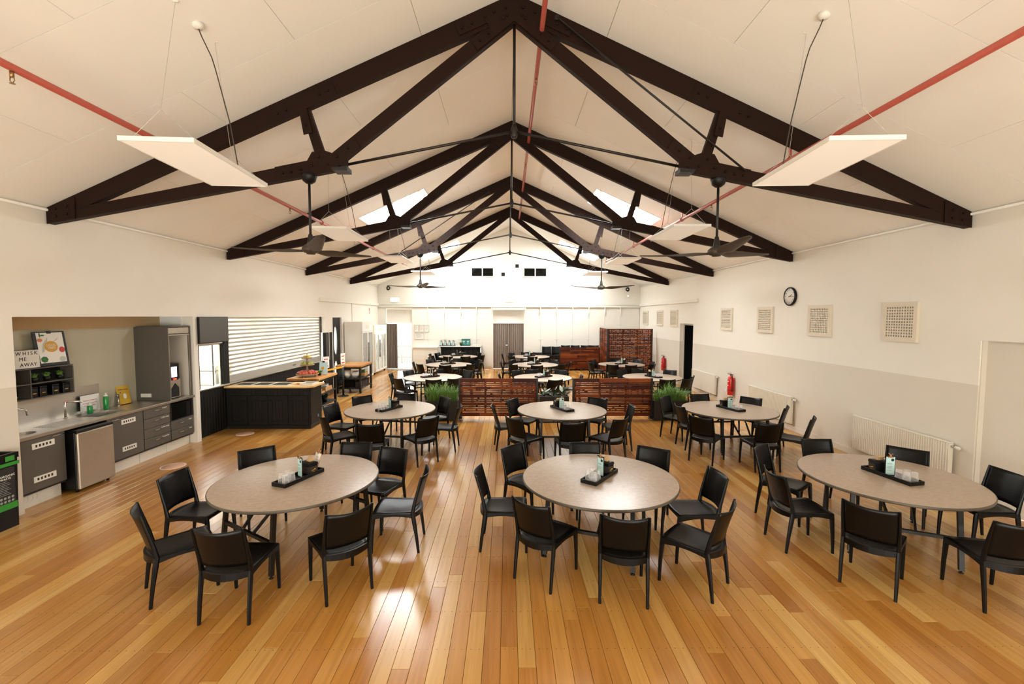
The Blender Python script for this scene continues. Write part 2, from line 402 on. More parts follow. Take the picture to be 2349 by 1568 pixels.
for ri in range(len(rows)-1):
    ya, yb = rows[ri]+0.003, rows[ri+1]-0.003
    for sgn in (-1, 1):
        cuts = [0.0, 1.27, 3.94, 6.5] if ri % 2 == 0 else [0.0, 2.59, 5.26, 6.5]
        xs = [XC + sgn*c for c in cuts]; xs[-1] = XL if sgn < 0 else XR
        segs = [(min(xs[i], xs[i+1]), max(xs[i], xs[i+1])) for i in range(len(xs)-1)]
        for s in SKY:
            if (s[0] < XC) == (sgn < 0) and abs(s[2]-rows[ri]) < 0.01:
                ns = []
                for (p, q) in segs:
                    if q <= s[0] or p >= s[1]: ns.append((p, q)); continue
                    if p < s[0]: ns.append((p, s[0]))
                    if q > s[1]: ns.append((s[1], q))
                segs = ns
        for (p, q) in segs:
            if q-p < 0.03: continue
            mb = MB(); slope_quad(mb, p+0.003, q-0.003, ya, yb, 0.0, 0.013); mb.build('ceiling_sheet', 'ceiling_paint', ceil)

# ---- skylights
for n, (x0, x1, y0, y1) in enumerate(SKY):
    wn = put('window_%d' % (n+1), None)
    tag(wn, ['bright skylight in the left ceiling slope nearer the camera', 'bright skylight in the right ceiling slope nearer the camera', 'bright skylight in the left slope near the far wall', 'bright skylight in the right slope near the far wall'][n], None, 'skylights', 'structure')
    fr = MB()
    for (a, b, c, d) in ((x0, x0+0.03, y0, y1), (x1-0.03, x1, y0, y1), (x0+0.03, x1-0.03, y0, y0+0.03), (x0+0.03, x1-0.03, y1-0.03, y1)): slope_quad(fr, a, b, c, d, -0.012, 0.26)
    fr.build('frame', 'wall_white', wn)
    gb = MB(); slope_quad(gb, x0+0.03, x1-0.03, (y0+y1)/2-0.05, (y0+y1)/2-0.02, 0.16, 0.2); gb.build('glazing_bar', 'shutter_bar', wn)
    e = (x1-0.28, x1-0.2) if x0 < 0 else (x0+0.2, x0+0.28)
    gb = MB(); slope_quad(gb, e[0], e[1], y0+0.03, y1-0.03, 0.15, 0.2); gb.build('blind_box', 'shutter_bar', wn)
    pn = MB(); slope_quad(pn, x0+0.03, x1-0.03, y0+0.03, y1-0.03, 0.21, 0.22); pn.build('pane', 'skylight_pane', wn)

# ---- left wall with alcove, servery recess and door opening
AY0, AY1, AX, AZ = 5.82, 9.13, -7.12, 2.61
SY0, SY1, SZ, SX = 9.25, 15.7, 2.6, -6.55      # servery recess: its back face at SX
DY0, DY1, DZ = 16.33, 17.2, 2.56                # dark door
WT = 0.16
lw = MB(); X0 = XL-WT
for (ya, yb, za, zb) in ((YB, AY0, 1.7, 2.61), (YB, YE, 2.61, ZW+0.25), (AY1, SY0, 0, 2.61), (SY1, DY0, 2.03, 2.61), (SY0, SY1, SZ, 2.61), (DY0, DY1, DZ, 2.61), (DY1, YE, 0, 2.61)):
    lw.box((X0, ya, za), (XL, yb, zb))
wl = lw.build('wall_left', 'wall_cream'); tag(wl, 'cream left wall with kitchenette alcove and servery', None, None, 'structure')
MB().box((X0, YB, 0), (XL, AY0, 1.7)).build('dado', 'wall_dado', wl)
MB().box((AX-0.1, AY0-0.05, 0), (AX, AY1+0.05, 2.75)).box((AX, AY0-0.05, 0), (X0, AY0, 2.7)).box((AX, AY1, 0), (X0, AY1+0.05, 2.7)).box((AX, AY0, AZ), (X0, AY1, AZ+0.05)).build('alcove_lining', 'wall_cream', wl)
MB().box((AX, AY0, 2.41), (AX+0.05, AY1, AZ)).build('alcove_beam', 'tan_paint', wl)  # beam face toned tan, browner than the cream lining
MB().box((AX+0.001, AY0, 0.99), (AX+0.012, 8.5, 2.41)).build('splashback', 'splash_glass', wl)
# servery wall pieces (back of the recess)
sv = MB(); b0 = SX-0.1
sv.box((b0, SY0, 2.0), (SX, 10.45, SZ)).box((b0, SY0-0.06, 0), (SX, SY0, SZ)).box((b0, SY1, 2.03), (SX+0.001, SY1+0.08, SZ)); sv.build('servery_lining', 'wall_cream', wl)
cl = MB()
def clad(y0, y1, z0, z1, x):
    y = y0
    while y < y1-0.01:
        e = min(y+0.09, y1); cl.bev((x-0.1, y+0.001, z0), (x, e-0.001, z1), 0.006); y = e
clad(SY0, SY1, 0.0, 1.02, SX); clad(SY1, DY0, 0.0, 2.03, XL-0.005); clad(SY0, 9.47, 1.02, 2.0, SX); clad(10.24, 10.45, 1.02, 2.6, SX+0.01)
cl.build('cladding_boards', 'clad_dark', wl)['kind'] = 'stuff'
MB().bev((SX-0.12, SY0, 1.02), (SX+0.06, SY1-0.02, 1.05), 0.006).build('servery_sill', 'stainless', wl)
MB().box((XL-0.02, 15.72, 1.1), (XL+0.012, 15.95, 2.0)).build('side_pane', 'window_dark', wl)
MB().box((XL-0.02, 15.96, 1.05), (XL+0.02, 16.0, 2.03)).build('side_trim', 'shutter_bar', wl)
MB().box((SX, SY0-0.03, 0.0), (SX+0.012, SY0+0.03, 2.0)).build('corner_strip', 'stainless', wl)
# window of the servery (sliding glass)
w5 = put('window_5', None); tag(w5, 'narrow bright servery window below the wall mounted television', None, None, 'structure')
MB().box((SX-0.09, 9.47, 1.05), (SX-0.05, 9.5, 2.0)).box((SX-0.09, 10.21, 1.05), (SX-0.05, 10.24, 2.0)).box((SX-0.09, 9.5, 1.97), (SX-0.05, 10.21, 2.0)).build('frame', 'stainless', w5)
MB().box((SX-0.08, 9.98, 1.05), (SX-0.06, 10.0, 1.97)).build('mullion', 'cab_grey', w5)
MB().box((SX-0.074, 9.5, 1.05), (SX-0.068, 10.21, 1.97)).build('pane', 'clear_glass', w5)
# roller shutter: clear slats between grey bars
sh = thing('roller_shutter', 'long roller shutter with clear slats and grey bars over the servery', 'shutter', (SX-0.06, 10.45, 1.05))
SL_L = SY1 - 0.02 - 10.45; nsl = 14; ph = (SZ - 1.05 - 0.17)/nsl
MB().bev((-0.025, 0, 0), (0.03, SL_L, 0.17), 0.006).build('bottom_rail', 'shutter_bar', sh)
MB().box((-0.03, 0, 0.02), (0.04, 0.03, SZ-1.06)).build('guide', 'cab_grey', sh); MB().box((-0.03, SL_L-0.03, 0.02), (0.04, SL_L, SZ-1.06)).build('guide', 'cab_grey', sh)
sm = MB().box((-0.004, 0.03, 0.0), (0.004, SL_L-0.03, ph-0.046)).mesh('slat'); sm.materials.append(M['slat_clear'])
bm_ = MB().bev((-0.014, 0.03, ph-0.046), (0.014, SL_L-0.03, ph), 0.005).mesh('bar'); bm_.materials.append(M['shutter_bar'])
for k in range(nsl):
    put('slat', sm, sh, (0, 0, 0.17+k*ph)); put('bar', bm_, sh, (0, 0, 0.17+k*ph))
MB().bev((0.03, SL_L*0.6, 0.05), (0.045, SL_L*0.6+0.2, 0.08), 0.004).build('lock_plate', 'chrome', sh)
# dark door with two oval panes
d1 = put('door_1', None); tag(d1, 'dark grey door with a tall oval pane beside the shutter', None, None, 'structure')
MB().plate([(DY0, 0.02), (DY1, 0.02), (DY1, DZ), (DY0, DZ)], [ell((DY0+DY1)/2, 1.7, 0.19, 0.55, 28), ell((DY0+DY1)/2, 0.62, 0.19, 0.32, 24)], X0+0.06, X0+0.11, 'x').build('door_leaf', 'clad_dark', d1)
MB().prism(ell((DY0+DY1)/2, 1.7, 0.188, 0.548, 28), X0+0.08, X0+0.09, 'x').build('oval_pane', 'clear_glass', d1)
MB().prism(ell((DY0+DY1)/2, 0.62, 0.188, 0.318, 24), X0+0.08, X0+0.09, 'x').build('oval_pane', 'clear_glass', d1)
MB().box((XL-0.01, DY0-0.03, 0), (XL+0.012, DY0, DZ)).box((XL-0.01, DY1, 0), (XL+0.012, DY1+0.03, DZ)).box((XL-0.01, DY0, DZ), (XL+0.012, DY1, DZ+0.03)).build('door_frame', 'wall_white', d1)
MB().tube([(X0+0.12, DY1-0.1, 0.95), (X0+0.17, DY1-0.1, 0.95), (X0+0.17, DY1-0.1, 1.15), (X0+0.12, DY1-0.1, 1.15)], 0.01, 6).build('pull_handle', 'chrome', d1)
# kitchen behind
kx = -10.2
ks = MB().box((kx-0.1, 9.2, -0.02), (kx, 18.2, 3.1)).box((kx, 9.1, -0.02), (SX-0.1, 9.2, 3.1)).box((kx, 18.2, -0.02), (X0, 18.3, 3.1)).box((kx, 9.2, 3.0), (X0, 18.2, 3.1)).box((kx, 9.2, -0.1), (X0, 18.2, -0.02))
kw = ks.build('wall_kitchen', 'kitchen_white'); tag(kw, 'white kitchen walls seen through the servery', None, None, 'structure')
for k, yy in enumerate((10.4, 12.4, 14.4, 16.4)):
    kl = thing('kitchen_light', 'glowing ceiling light inside the kitchen, %s the servery window' % ('nearest', 'second from', 'third from', 'farthest from')[k], 'light', (-8.1, yy, 2.99), 0, 'kitchen ceiling lights')
    MB().bev((-0.7, -0.45, -0.05), (0.7, 0.45, 0), 0.01).build('housing', 'white_plastic', kl); MB().box((-0.66, -0.41, -0.062), (0.66, 0.41, -0.051)).build('diffuser', 'kitchen_lamp', kl)
kb = thing('kitchen_bench', 'stainless steel bench with dish racks behind the servery window', 'bench', (-7.5, 11.3, 0))
MB().bev((-0.4, -0.9, 0.86), (0.4, 0.9, 0.9), 0.006).build('worktop', 'stainless', kb)
for sx in (-0.36, 0.36):
    for sy in (-0.85, 0.85): MB().tube([(sx, sy, 0), (sx, sy, 0.86)], 0.02, 6).build('leg', 'stainless', kb)
MB().bev((-0.36, -0.86, 0.3), (0.36, 0.86, 0.33), 0.005).build('undershelf', 'stainless', kb)
dm = thing('dishwasher_hood', 'stainless pass-through dishwasher with curved lifting bars in the kitchen', 'dishwasher', (-7.5, 11.3, 0.9))
MB().bev((-0.3, -0.32, 0), (0.3, 0.32, 0.35), 0.02).build('wash_chamber', 'stainless', dm)
MB().bev((-0.32, -0.34, 0.36), (0.32, 0.34, 0.52), 0.03).build('hood', 'stainless', dm)
MB().tube([(0.33, -0.4, 0.3), (0.33, -0.4, 0.45), (0.33, -0.3, 0.58), (0.33, 0.3, 0.58), (0.33, 0.42, 0.7)], 0.018, 8).build('lift_bar', 'chrome', dm)

# ---- right wall
RD0, RD1, RDZ = 15.71, 16.92, 2.36
ND0, ND1, NDZ = 4.6, 6.11, 2.31
rw = MB(); X1 = XR+0.13
for (ya, yb, za, zb) in ((ND1, RD0, 1.68, NDZ), (RD1, YE, 1.68, NDZ), (YB, ND0, 1.68, NDZ), (YB, RD0, NDZ, ZW+0.25), (RD0, RD1, RDZ, ZW+0.25), (RD1, YE, NDZ, ZW+0.25)): rw.box((XR, ya, za), (X1, yb, zb))
wr = rw.build('wall_right', 'wall_cream'); tag(wr, 'cream right wall with grey painted lower half', None, None, 'structure')
dd = MB()
for (ya, yb) in ((ND1, RD0), (RD1, YE), (YB, ND0)): dd.box((XR, ya, 0), (X1, yb, 1.68))
dd.build('dado', 'wall_dado', wr)
bb = MB()
for (ya, yb) in ((ND1, RD0), (RD1, YE)): bb.bev((XR-0.014, ya, 0), (XR, yb, 0.12), 0.004)
b_ = bb.build('baseboard_right', 'wall_dado'); tag(b_, 'low skirting board along the right wall', None, None, 'structure')
b_ = MB().bev((XL, DY1+0.04, 0), (XL+0.014, YE-0.02, 0.12), 0.004).bev((XL, YB, 0), (XL+0.014, AY0, 0.12), 0.004).build('baseboard_left', 'wall_dado'); tag(b_, 'low skirting board along the left wall', None, None, 'structure')
# near flush door, right
d2 = put('door_2', None); tag(d2, 'plain beige recessed door at the right edge of the view', None, None, 'structure')
MB().box((XR+0.09, ND0, 0.01), (XR+0.13, ND1-0.015, NDZ)).build('door_leaf', 'wall_dado', d2)
MB().box((XR+0.02, ND1-0.014, 0), (XR+0.14, ND1-0.001, NDZ)).build('door_jamb', 'wall_dado', d2)
MB().tube([(XR+0.09, 4.8, 1.0), (XR+0.04, 4.8, 1.0), (XR+0.04, 4.93, 1.0)], 0.009, 8).build('lever_handle', 'chrome', d2)
# dark corridor beyond the right doorway
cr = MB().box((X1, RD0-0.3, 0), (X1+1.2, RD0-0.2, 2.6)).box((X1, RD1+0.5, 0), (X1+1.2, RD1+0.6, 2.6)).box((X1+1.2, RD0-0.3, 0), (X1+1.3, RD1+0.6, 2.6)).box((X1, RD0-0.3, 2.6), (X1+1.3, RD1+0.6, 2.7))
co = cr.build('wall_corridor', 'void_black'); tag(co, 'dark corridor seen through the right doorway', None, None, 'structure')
d3 = put('door_3', None); tag(d3, 'dark opening with pale jambs in the right wall', None, None, 'structure')
MB().box((XR+0.13, RD0, 0), (XR+0.16, RD0+0.06, RDZ)).box((XR+0.13, RD1-0.06, 0), (XR+0.16, RD1, RDZ)).box((XR+0.13, RD0+0.06, RDZ-0.06), (XR+0.16, RD1-0.06, RDZ)).build('door_frame', 'wall_dado', d3)
MB().box((XR+0.5, RD0+0.1, 0.01), (XR+0.54, RD0+0.95, 2.1)).build('door_leaf', 'black_plastic', d3)

# ---- far wall
EY = YE
def gable(mb, y0, y1, zb):
    mb.prism([(XL-0.2, zb), (XR+0.2, zb), (XR+0.2, ceil_z(XR+0.2)+0.02), (XC, ZR+0.02), (XL-0.2, ceil_z(XL-0.2)+0.02)], y0, y1, 'y')
E1, E2, EZ = (-6.05, -4.75), (-0.75, 0.83), 2.97
WINS = [(-1.78, -0.73, 4.59, 4.98), (0.82, 1.9, 4.59, 4.98)]
fwm = MB()
fwm.plate([(XL-0.2, EZ), (XR+0.2, EZ), (XR+0.2, ceil_z(XR+0.2)+0.02), (XC, ZR+0.02), (XL-0.2, ceil_z(XL-0.2)+0.02)], [[(a, c), (b, c), (b, d), (a, d)] for (a, b, c, d) in WINS], EY, EY+0.12, 'y')
for (a, b) in ((XL-0.2, E1[0]), (E1[1], E2[0]), (E2[1], XR+0.2)): fwm.box((a, EY, 0), (b, EY+0.12, EZ))
wf = fwm.build('wall_far', 'wall_white'); tag(wf, 'tall white gable wall at the far end', None, None, 'structure')
for (a, b) in (E1, E2):
    MB().box((a, EY+0.13, 2.27), (b, EY+0.16, EZ)).box((a, EY+0.02, 2.25), (b, EY+0.1, 2.3)).build('over_door_panel', 'wall_white', wf)
for (xa, xb, zt) in ((E2[0]-0.04, E2[0]+0.03, 2.27), (E2[1]-0.03, E2[1]+0.04, 2.27), (E1[0]-0.04, E1[0]+0.03, 2.27), (E1[1]-0.02, E1[1]+0.04, 2.27)):
    MB().box((xa, EY-0.035, 0), (xb, EY+0.16, zt)).build('door_jamb', 'wall_white', wf)
# lining panels of the far wall
edges = [-4.75, -3.95, -3.14, -2.33, -1.54, -0.76]; edges2 = [0.84, 1.63, 2.43, 3.23, 4.03, 4.83, 5.6, 6.55]
for ee in (edges, edges2):
    for i in range(len(ee)-1): MB().bev((ee[i]+0.003, EY-0.03, 0.1), (ee[i+1]-0.003, EY, 3.0), 0.004).build('lining_panel', 'wall_white', wf)
MB().bev((-6.42, EY-0.02, 0), (-6.05, EY, 3.0), 0.004).build('lining_panel', 'wall_white', wf)
hm = MB().bev((-0.1, -0.012, -0.012), (0.1, 0, 0.012), 0.004).bev((-0.012, -0.02, -0.05), (0.012, 0, 0.05), 0.004).mesh('hinge'); hm.materials.append(M['wall_white'])
bk = MB().bev((-0.02, -0.07, -0.32), (0.02, 0, 0.1), 0.006).mesh('hanger'); bk.materials.append(M['wall_white'])
for x in edges[1:-1] + edges2[1:-1]:
    put('hinge', hm, wf, (x, EY-0.03, 1.47)); put('hinge', hm, wf, (x, EY-0.03, 2.83)); put('hanger', bk, wf, (x, EY-0.03, 3.05))
for x in (-0.8, 0.88): put('hanger', bk, wf, (x, EY-0.03, 3.05))
t1 = MB().bev((XL+0.02, EY-0.09, 3.06), (XR-0.02, EY, 3.11), 0.006).tube([(XL+0.1, EY-0.06, 3.17), (XR-0.1, EY-0.06, 3.17)], 0.02, 8).build('trim_1', 'wall_white'); tag(t1, 'white sliding door track along the far wall', None, None, 'structure')
t2 = MB().bev((-0.76, EY-0.08, 2.92), (0.84, EY-0.03, 3.05), 0.006).build('trim_2', 'wall_white'); tag(t2, 'white head board above the closed folding door', None, None, 'structure')
# small dark windows high in the gable
for n, (a, b, c, d) in enumerate(WINS):
    wn = put('window_%d' % (6+n), None); tag(wn, ('left' if n == 0 else 'right') + ' of two small dark windows high in the far gable', None, 'gable windows', 'structure')
    MB().plate([(a-0.05, c-0.05), (b+0.05, c-0.05), (b+0.05, d+0.05), (a-0.05, d+0.05)], [[(a, c), (b, c), (b, d), (a, d)]], EY-0.03, EY, 'y').build('frame', 'wall_white', wn)
    MB().box(((a+b)/2-0.025, EY-0.02, c), ((a+b)/2+0.025, EY+0.06, d)).build('mullion', 'wall_white', wn)
    MB().box((a, EY+0.05, c), ((a+b)/2-0.025, EY+0.06, d)).build('pane', 'window_dark', wn); MB().box(((a+b)/2+0.025, EY+0.05, c), (b, EY+0.06, d)).build('pane', 'window_dark', wn)
# folding (accordion) doors
def pleats(x0, x1, n, amp, z0, z1, y):
    top = []
    for i in range(n+1): top.append((x0+(x1-x0)*i/n, y + (amp if i % 2 else -amp)))
    back = [(p[0], p[1]+0.012) for p in reversed(top)]
    return MB().prism(top+back, z0, z1, 'z')
d4 = put('door_4', None); tag(d4, 'closed taupe folding door in the middle of the far wall', None, None, 'structure')
pleats(E2[0]+0.02, 0.03, 16, 0.022, 0.01, 2.25, EY+0.05).build('folding_leaf', 'pleat', d4); pleats(0.05, E2[1]-0.02, 16, 0.022, 0.01, 2.25, EY+0.05).build('folding_leaf', 'pleat', d4)
MB().bev((-0.06, EY+0.0, 0.01), (0.14, EY+0.03, 0.012), 0.001).bev((0.02, EY-0.005, 0.02), (0.06, EY+0.08, 2.24), 0.004).build('meeting_post', 'pleat', d4)
MB().bev((-0.1, EY-0.03, 1.15), (0.0, EY+0.01, 1.2), 0.006).build('handle', 'white_plastic', d4)
d5 = put('door_5', None); tag(d5, 'folded back taupe folding door beside the bright exit', None, None, 'structure')
pleats(E1[0]+0.02, -5.53, 14, 0.028, 0.01, 2.23, EY+0.05).build('folding_leaf', 'pleat', d5)
MB().bev((-5.53, EY-0.02, 0.01), (-5.49, EY+0.11, 2.23), 0.004).build('lead_post', 'pleat', d5)
# clear plastic strips over the exit and the yard outside
sc_ = thing('strip_curtain', 'clear plastic strip curtain hanging in the bright exit doorway', 'curtain', (-5.49, EY+0.1, 0.02))
stm = MB().box((0, -0.002, 0), (0.095, 0.002, 2.2)).mesh('strip'); stm.materials.append(M['clear_glass'])
for k in range(8): put('strip', stm, sc_, (k*0.09, 0.004*(k % 2), 0))
yd = MB().box((-16, YE+0.12, -0.06), (4, YE+9, -0.02)).build('ground', 'concrete'); tag(yd, 'pale concrete yard outside the exit', None, None, 'structure')
yf = thing('picket_fence', 'white picket fence in the yard beyond the exit door', 'fence', (-7.6, YE+2.6, -0.02))
for k in range(26): MB().bev((k*0.13, 0, 0.05), (k*0.13+0.07, 0.02, 1.15), 0.004).build('picket', 'fence_white', yf)
MB().box((0, 0.021, 0.3), (3.4, 0.05, 0.38)).build('rail', 'fence_white', yf); MB().box((0, 0.021, 0.9), (3.4, 0.05, 0.98)).build('rail', 'fence_white', yf)
for k in range(3): MB().box((k*1.65, 0.051, 0), (k*1.65+0.09, 0.14, 1.15)).build('post', 'fence_white', yf)
# ---- wall behind the camera with two added fill-light windows
bw = MB(); BWN = [(-5.4, -0.4, 0.4, 2.7), (0.6, 5.6, 0.4, 2.7)]
bw.plate([(XL-0.2, 0), (XR+0.2, 0), (XR+0.2, ceil_z(XR+0.2)+0.02), (XC, ZR+0.02), (XL-0.2, ceil_z(XL-0.2)+0.02)], [[(a, c), (b, c), (b, d), (a, d)] for (a, b, c, d) in BWN], YB-0.12, YB, 'y')
wb = bw.build('wall_back', 'wall_cream'); tag(wb, 'cream wall behind the camera', None, None, 'structure')
mat('rear_pane', '#ffffff', 0.5, emit='#f7fbf4', es=REAR_FILL_E)  # glowing panes added behind the camera to brighten the near ceiling
for n, (a, b, c, d) in enumerate(BWN):
    wn = put('window_%d' % (8+n), None); tag(wn, 'daylit window in the wall behind the camera, ' + ('left' if n == 0 else 'right'), None, None, 'structure')
    MB().box((a, YB-0.08, c), (b, YB-0.07, d)).build('pane', 'rear_pane', wn)
    MB().box((a, YB-0.06, (c+d)/2-0.02), (b, YB-0.03, (c+d)/2+0.02)).build('glazing_bar', 'wall_white', wn)
    for q in range(5): xx = a+(b-a)*q/4; MB().box((max(a, xx-0.03), YB-0.065, c), (min(b, xx+0.03), YB-0.025, d)).build('mullion', 'wall_white', wn)
    MB().box((a-0.06, YB, c-0.05), (b+0.06, YB+0.06, c)).build('window_sill', 'wall_white', wn)

# ---- cable trunking on side walls
for s, (x, y0) in enumerate(((XL, 15.2), (XR, 15.35))):
    q = MB().bev((x, y0, 3.12), (x+(0.06 if s == 0 else -0.06), YE-0.1, 3.24), 0.008).build('trim_%d' % (3+s), 'wall_cream'); tag(q, 'cream cable trunking on the %s wall' % ('left', 'right')[s], None, None, 'structure')
q = MB().box((XL, 18.36, 2.4), (XL+0.02, 18.4, 3.12)).build('trim_5', 'wall_dado'); tag(q, 'narrow vertical conduit on the left wall', None, None, 'structure')
q = MB().tube([(XL+0.05, YB, ceil_z(XL)-0.03), (XL+0.05, YE, ceil_z(XL)-0.03)], 0.02, 6).build('trim_6', 'ceiling_paint'); tag(q, 'cove strip between left wall and ceiling', None, None, 'structure')
q = MB().tube([(XR-0.05, YB, ceil_z(XR)-0.03), (XR-0.05, YE, ceil_z(XR)-0.03)], 0.02, 6).build('trim_7', 'ceiling_paint'); tag(q, 'cove strip between right wall and ceiling', None, None, 'structure')

# ================================================================== ROOF TRUSSES
def rafter_low(x): return ceil_z(x) - 0.274
BTM = MB().lathe([(0.018, 0), (0.018, 0.012), (0.012, 0.02), (0.0, 0.022)], 8).mesh('bolt'); BTM.materials.append(M['truss_brown'])
ROTF = Matrix.Rotation(R(90), 4, 'X')
def make_truss():
    t = thing('roof_truss', 'x', 'truss', (XC, 0, 0), 0, 'dark brown timber roof trusses')
    D = 0.10; zt = lambda x: ZR - SL*abs(x) - 0.004
    hw = 6.49
    def bolts(par, pts, y=-0.014):
        for (x, z) in pts:
            b = put('bolt', BTM, par); b.matrix_local = Matrix.Translation((x, y, z)) @ ROTF
    for s in (-1, 1):
        X = lambda x: s*x
        MB().prism([(X(hw-0.02), zt(hw)+0.004), (X(0.0), zt(0)), (X(0.0), zt(0)-0.30), (X(hw-0.02), zt(hw)-0.21)], 0, D).build('rafter', 'truss_brown', t)
        MB().box((X(0.1), 0.01, 0), (X(0.1), 0.01, 0))
        MB().prism([(X(hw-0.02), 3.90), (X(2.33), 4.672), (X(2.33), 4.855), (X(3.1), 4.715), (X(hw-0.02), 4.04)], 0.001, D-0.001).build('bottom_chord', 'truss_brown', t)
        MB().prism([(X(2.965), 5.55), (X(2.862), 5.60), (X(2.62), 4.85), (X(2.755), 4.85)], 0.012, D-0.012).build('strut', 'truss_brown', t)
        MB().prism([(X(2.55), 4.86), (X(2.36), 4.78), (X(0.0), 6.63), (X(0.0), 6.88)], 0.006, D-0.006).build('diagonal', 'truss_brown', t)
        MB().tube([(X(2.33), D/2, 4.74), (X(0.02), D/2, 5.2)], 0.02, 8).build('tie_rod', 'rod_brown', t)
        h = MB().prism([(X(hw-0.02), 3.895), (X(6.08), 3.965), (X(6.07), 4.26), (X(hw-0.02), 4.105)], -0.014, -0.001).build('heel_plate', 'truss_brown', t)
        bolts(h, [(X(6.34), 4.0), (X(6.19), 4.03), (X(6.34), 4.1), (X(6.19), 4.14)])
        g = MB().prism([(X(2.30), 4.66), (X(3.28), 4.49), (X(3.31), 4.68), (X(2.86), 4.77), (X(2.79), 4.89), (X(2.62), 4.91), (X(2.5), 4.87), (X(2.22), 5.1), (X(2.13), 4.96), (X(2.30), 4.82)], -0.014, -0.001).build('joint_plate', 'truss_brown', t)
        bolts(g, [(X(3.2), 4.6), (X(3.08), 4.62), (X(2.95), 4.65), (X(2.8), 4.7), (X(2.7), 4.82), (X(2.58), 4.72), (X(2.45), 4.83), (X(2.3), 4.94), (X(2.42), 4.7)])
        MB().prism([(X(2.30), 4.63), (X(2.5), 4.63), (X(2.52), 4.67), (X(2.30), 4.69)], -0.05, D+0.04).build('rod_anchor', 'black_metal', t)
        sp = MB().prism([(X(2.78), 5.15), (X(2.90), 5.12), (X(2.95), 5.42), (X(3.3), 5.28), (X(3.36), 5.45), (X(2.50), 5.83), (X(2.43), 5.66), (X(2.85), 5.47)], -0.012, -0.001).build('strut_plate', 'truss_brown', t)
        bolts(sp, [(X(3.25), 5.4), (X(3.13), 5.45), (X(2.67), 5.66), (X(2.55), 5.71), (X(2.86), 5.25)], -0.012)
    a = MB().prism([(-0.72, 6.66), (-0.66, 6.52), (-0.5, 6.42), (0, 6.72), (0.5, 6.42), (0.66, 6.52), (0.40, 6.72), (0.42, 6.80), (0.76, 6.66), (0.70, 6.50)][:0] or
        [(-0.82, 6.60), (-0.75, 6.45), (-0.37, 6.62), (-0.34, 6.55), (-0.58, 6.36), (-0.5, 6.26), (0, 6.65), (0.5, 6.26), (0.58, 6.36), (0.34, 6.55), (0.37, 6.62), (0.75, 6.45), (0.82, 6.60), (0, 6.96)], -0.014, -0.001).build('apex_plate', 'truss_brown', t)
    bolts(a, [(s*x, z) for s in (-1, 1) for (x, z) in ((0.72, 6.55), (0.58, 6.61), (0.4, 6.7), (0.28, 6.76), (0.12, 6.82), (0.1, 6.72), (0.15, 6.68), (0.35, 6.48), (0.47, 6.39))])
    MB().tube([(0, D/2, 6.68), (0, D/2, 5.2)], 0.02, 8).build('king_rod', 'rod_brown', t)
    MB().lathe([(0.03, -0.09), (0.045, -0.06), (0.05, 0.02), (0.04, 0.05), (0.028, 0.09)], 12, (0, D/2, 5.2)).build('rod_node', 'rod_brown', t)
    return t
tr0 = make_truss()
TL = ['nearest of the four dark brown roof trusses, spanning the foreground', 'second roof truss from the camera, just before the near skylights', 'third roof truss from the camera, carrying the far pair of fans', 'roof truss farthest from the camera, closest to the gable wall']
for i, y in enumerate(TR):
    t = tr0 if i == 0 else dup(tr0)
    t.location = (XC, y, 0); t['label'] = TL[i]
# slender sway rods
for lab, y, p0, p1 in (('thin dark sway rod crossing the right half of the nearest truss', 6.27, (0.66, 6.68), (3.30, 4.66)), ('thin dark sway rod on the left half of the third truss', 14.16, (-0.6, 6.5), (-3.4, 4.62))):
    q = thing('sway_rod', lab, 'rod', (p0[0], y, p0[1]))
    MB().tube([(0, 0, 0), (p1[0]-p0[0], 0, p1[1]-p0[1])], 0.014, 6).build('rod', 'rod_brown', q)
    MB().bev((-0.03, -0.01, -0.03), (0.03, 0.03, 0.03), 0.005).build('end_bracket', 'rod_brown', q)

# ================================================================== SPRINKLER PIPES
def pipe(label, x, z, y0, y1, heads, r=0.036, clampz=None):
    p = thing('sprinkler_pipe', label, 'pipe', (x, y0, z), 0, 'red sprinkler pipes')
    MB().tube([(0, 0, 0), (0, y1-y0, 0)], r, 12).build('pipe_run', 'pipe_red', p)
    for y in TR:
        if y0 < y < y1:
            MB().lathe([(r+0.004, -0.02), (r+0.012, -0.02), (r+0.012, 0.02), (r+0.004, 0.02)], 12, mx=Matrix.Translation((0, y+0.14-y0, 0)) @ ROTF).bev((-0.012, y+0.12-y0, r), (0.012, y+0.16-y0, r+0.16), 0.003).build('clamp', 'pipe_red', p)
    for y in heads:
        h = MB().tube([(0, y-y0, -r), (0, y-y0, -r-0.05)], 0.016, 8).build('sprinkler_head', 'brass', p)
        MB().tube([(-0.016, y-y0, -r-0.05), (-0.02, y-y0, -r-0.075), (0, y-y0, -r-0.1), (0.02, y-y0, -r-0.075), (0.016, y-y0, -r-0.05)], 0.004, 5).lathe([(0.02, 0), (0.02, 0.003)], 10, (0, y-y0, -r-0.103)).build('deflector', 'brass', h)
    return p
pipe('red sprinkler pipe under the left ceiling slope', -4.28, 4.765, -2.5, 19.0, [4.0, 8.9, 12.6, 16.4], 0.034)
pipe('red sprinkler pipe under the right ceiling slope', 4.03, 4.87, -2.5, 18.6, [3.3, 8.9, 12.6, 16.4], 0.034)
pipe('red sprinkler pipe just right of the ceiling ridge', 0.46, 6.54, -2.5, 18.4, [7.5, 11.6, 15.5], 0.034)

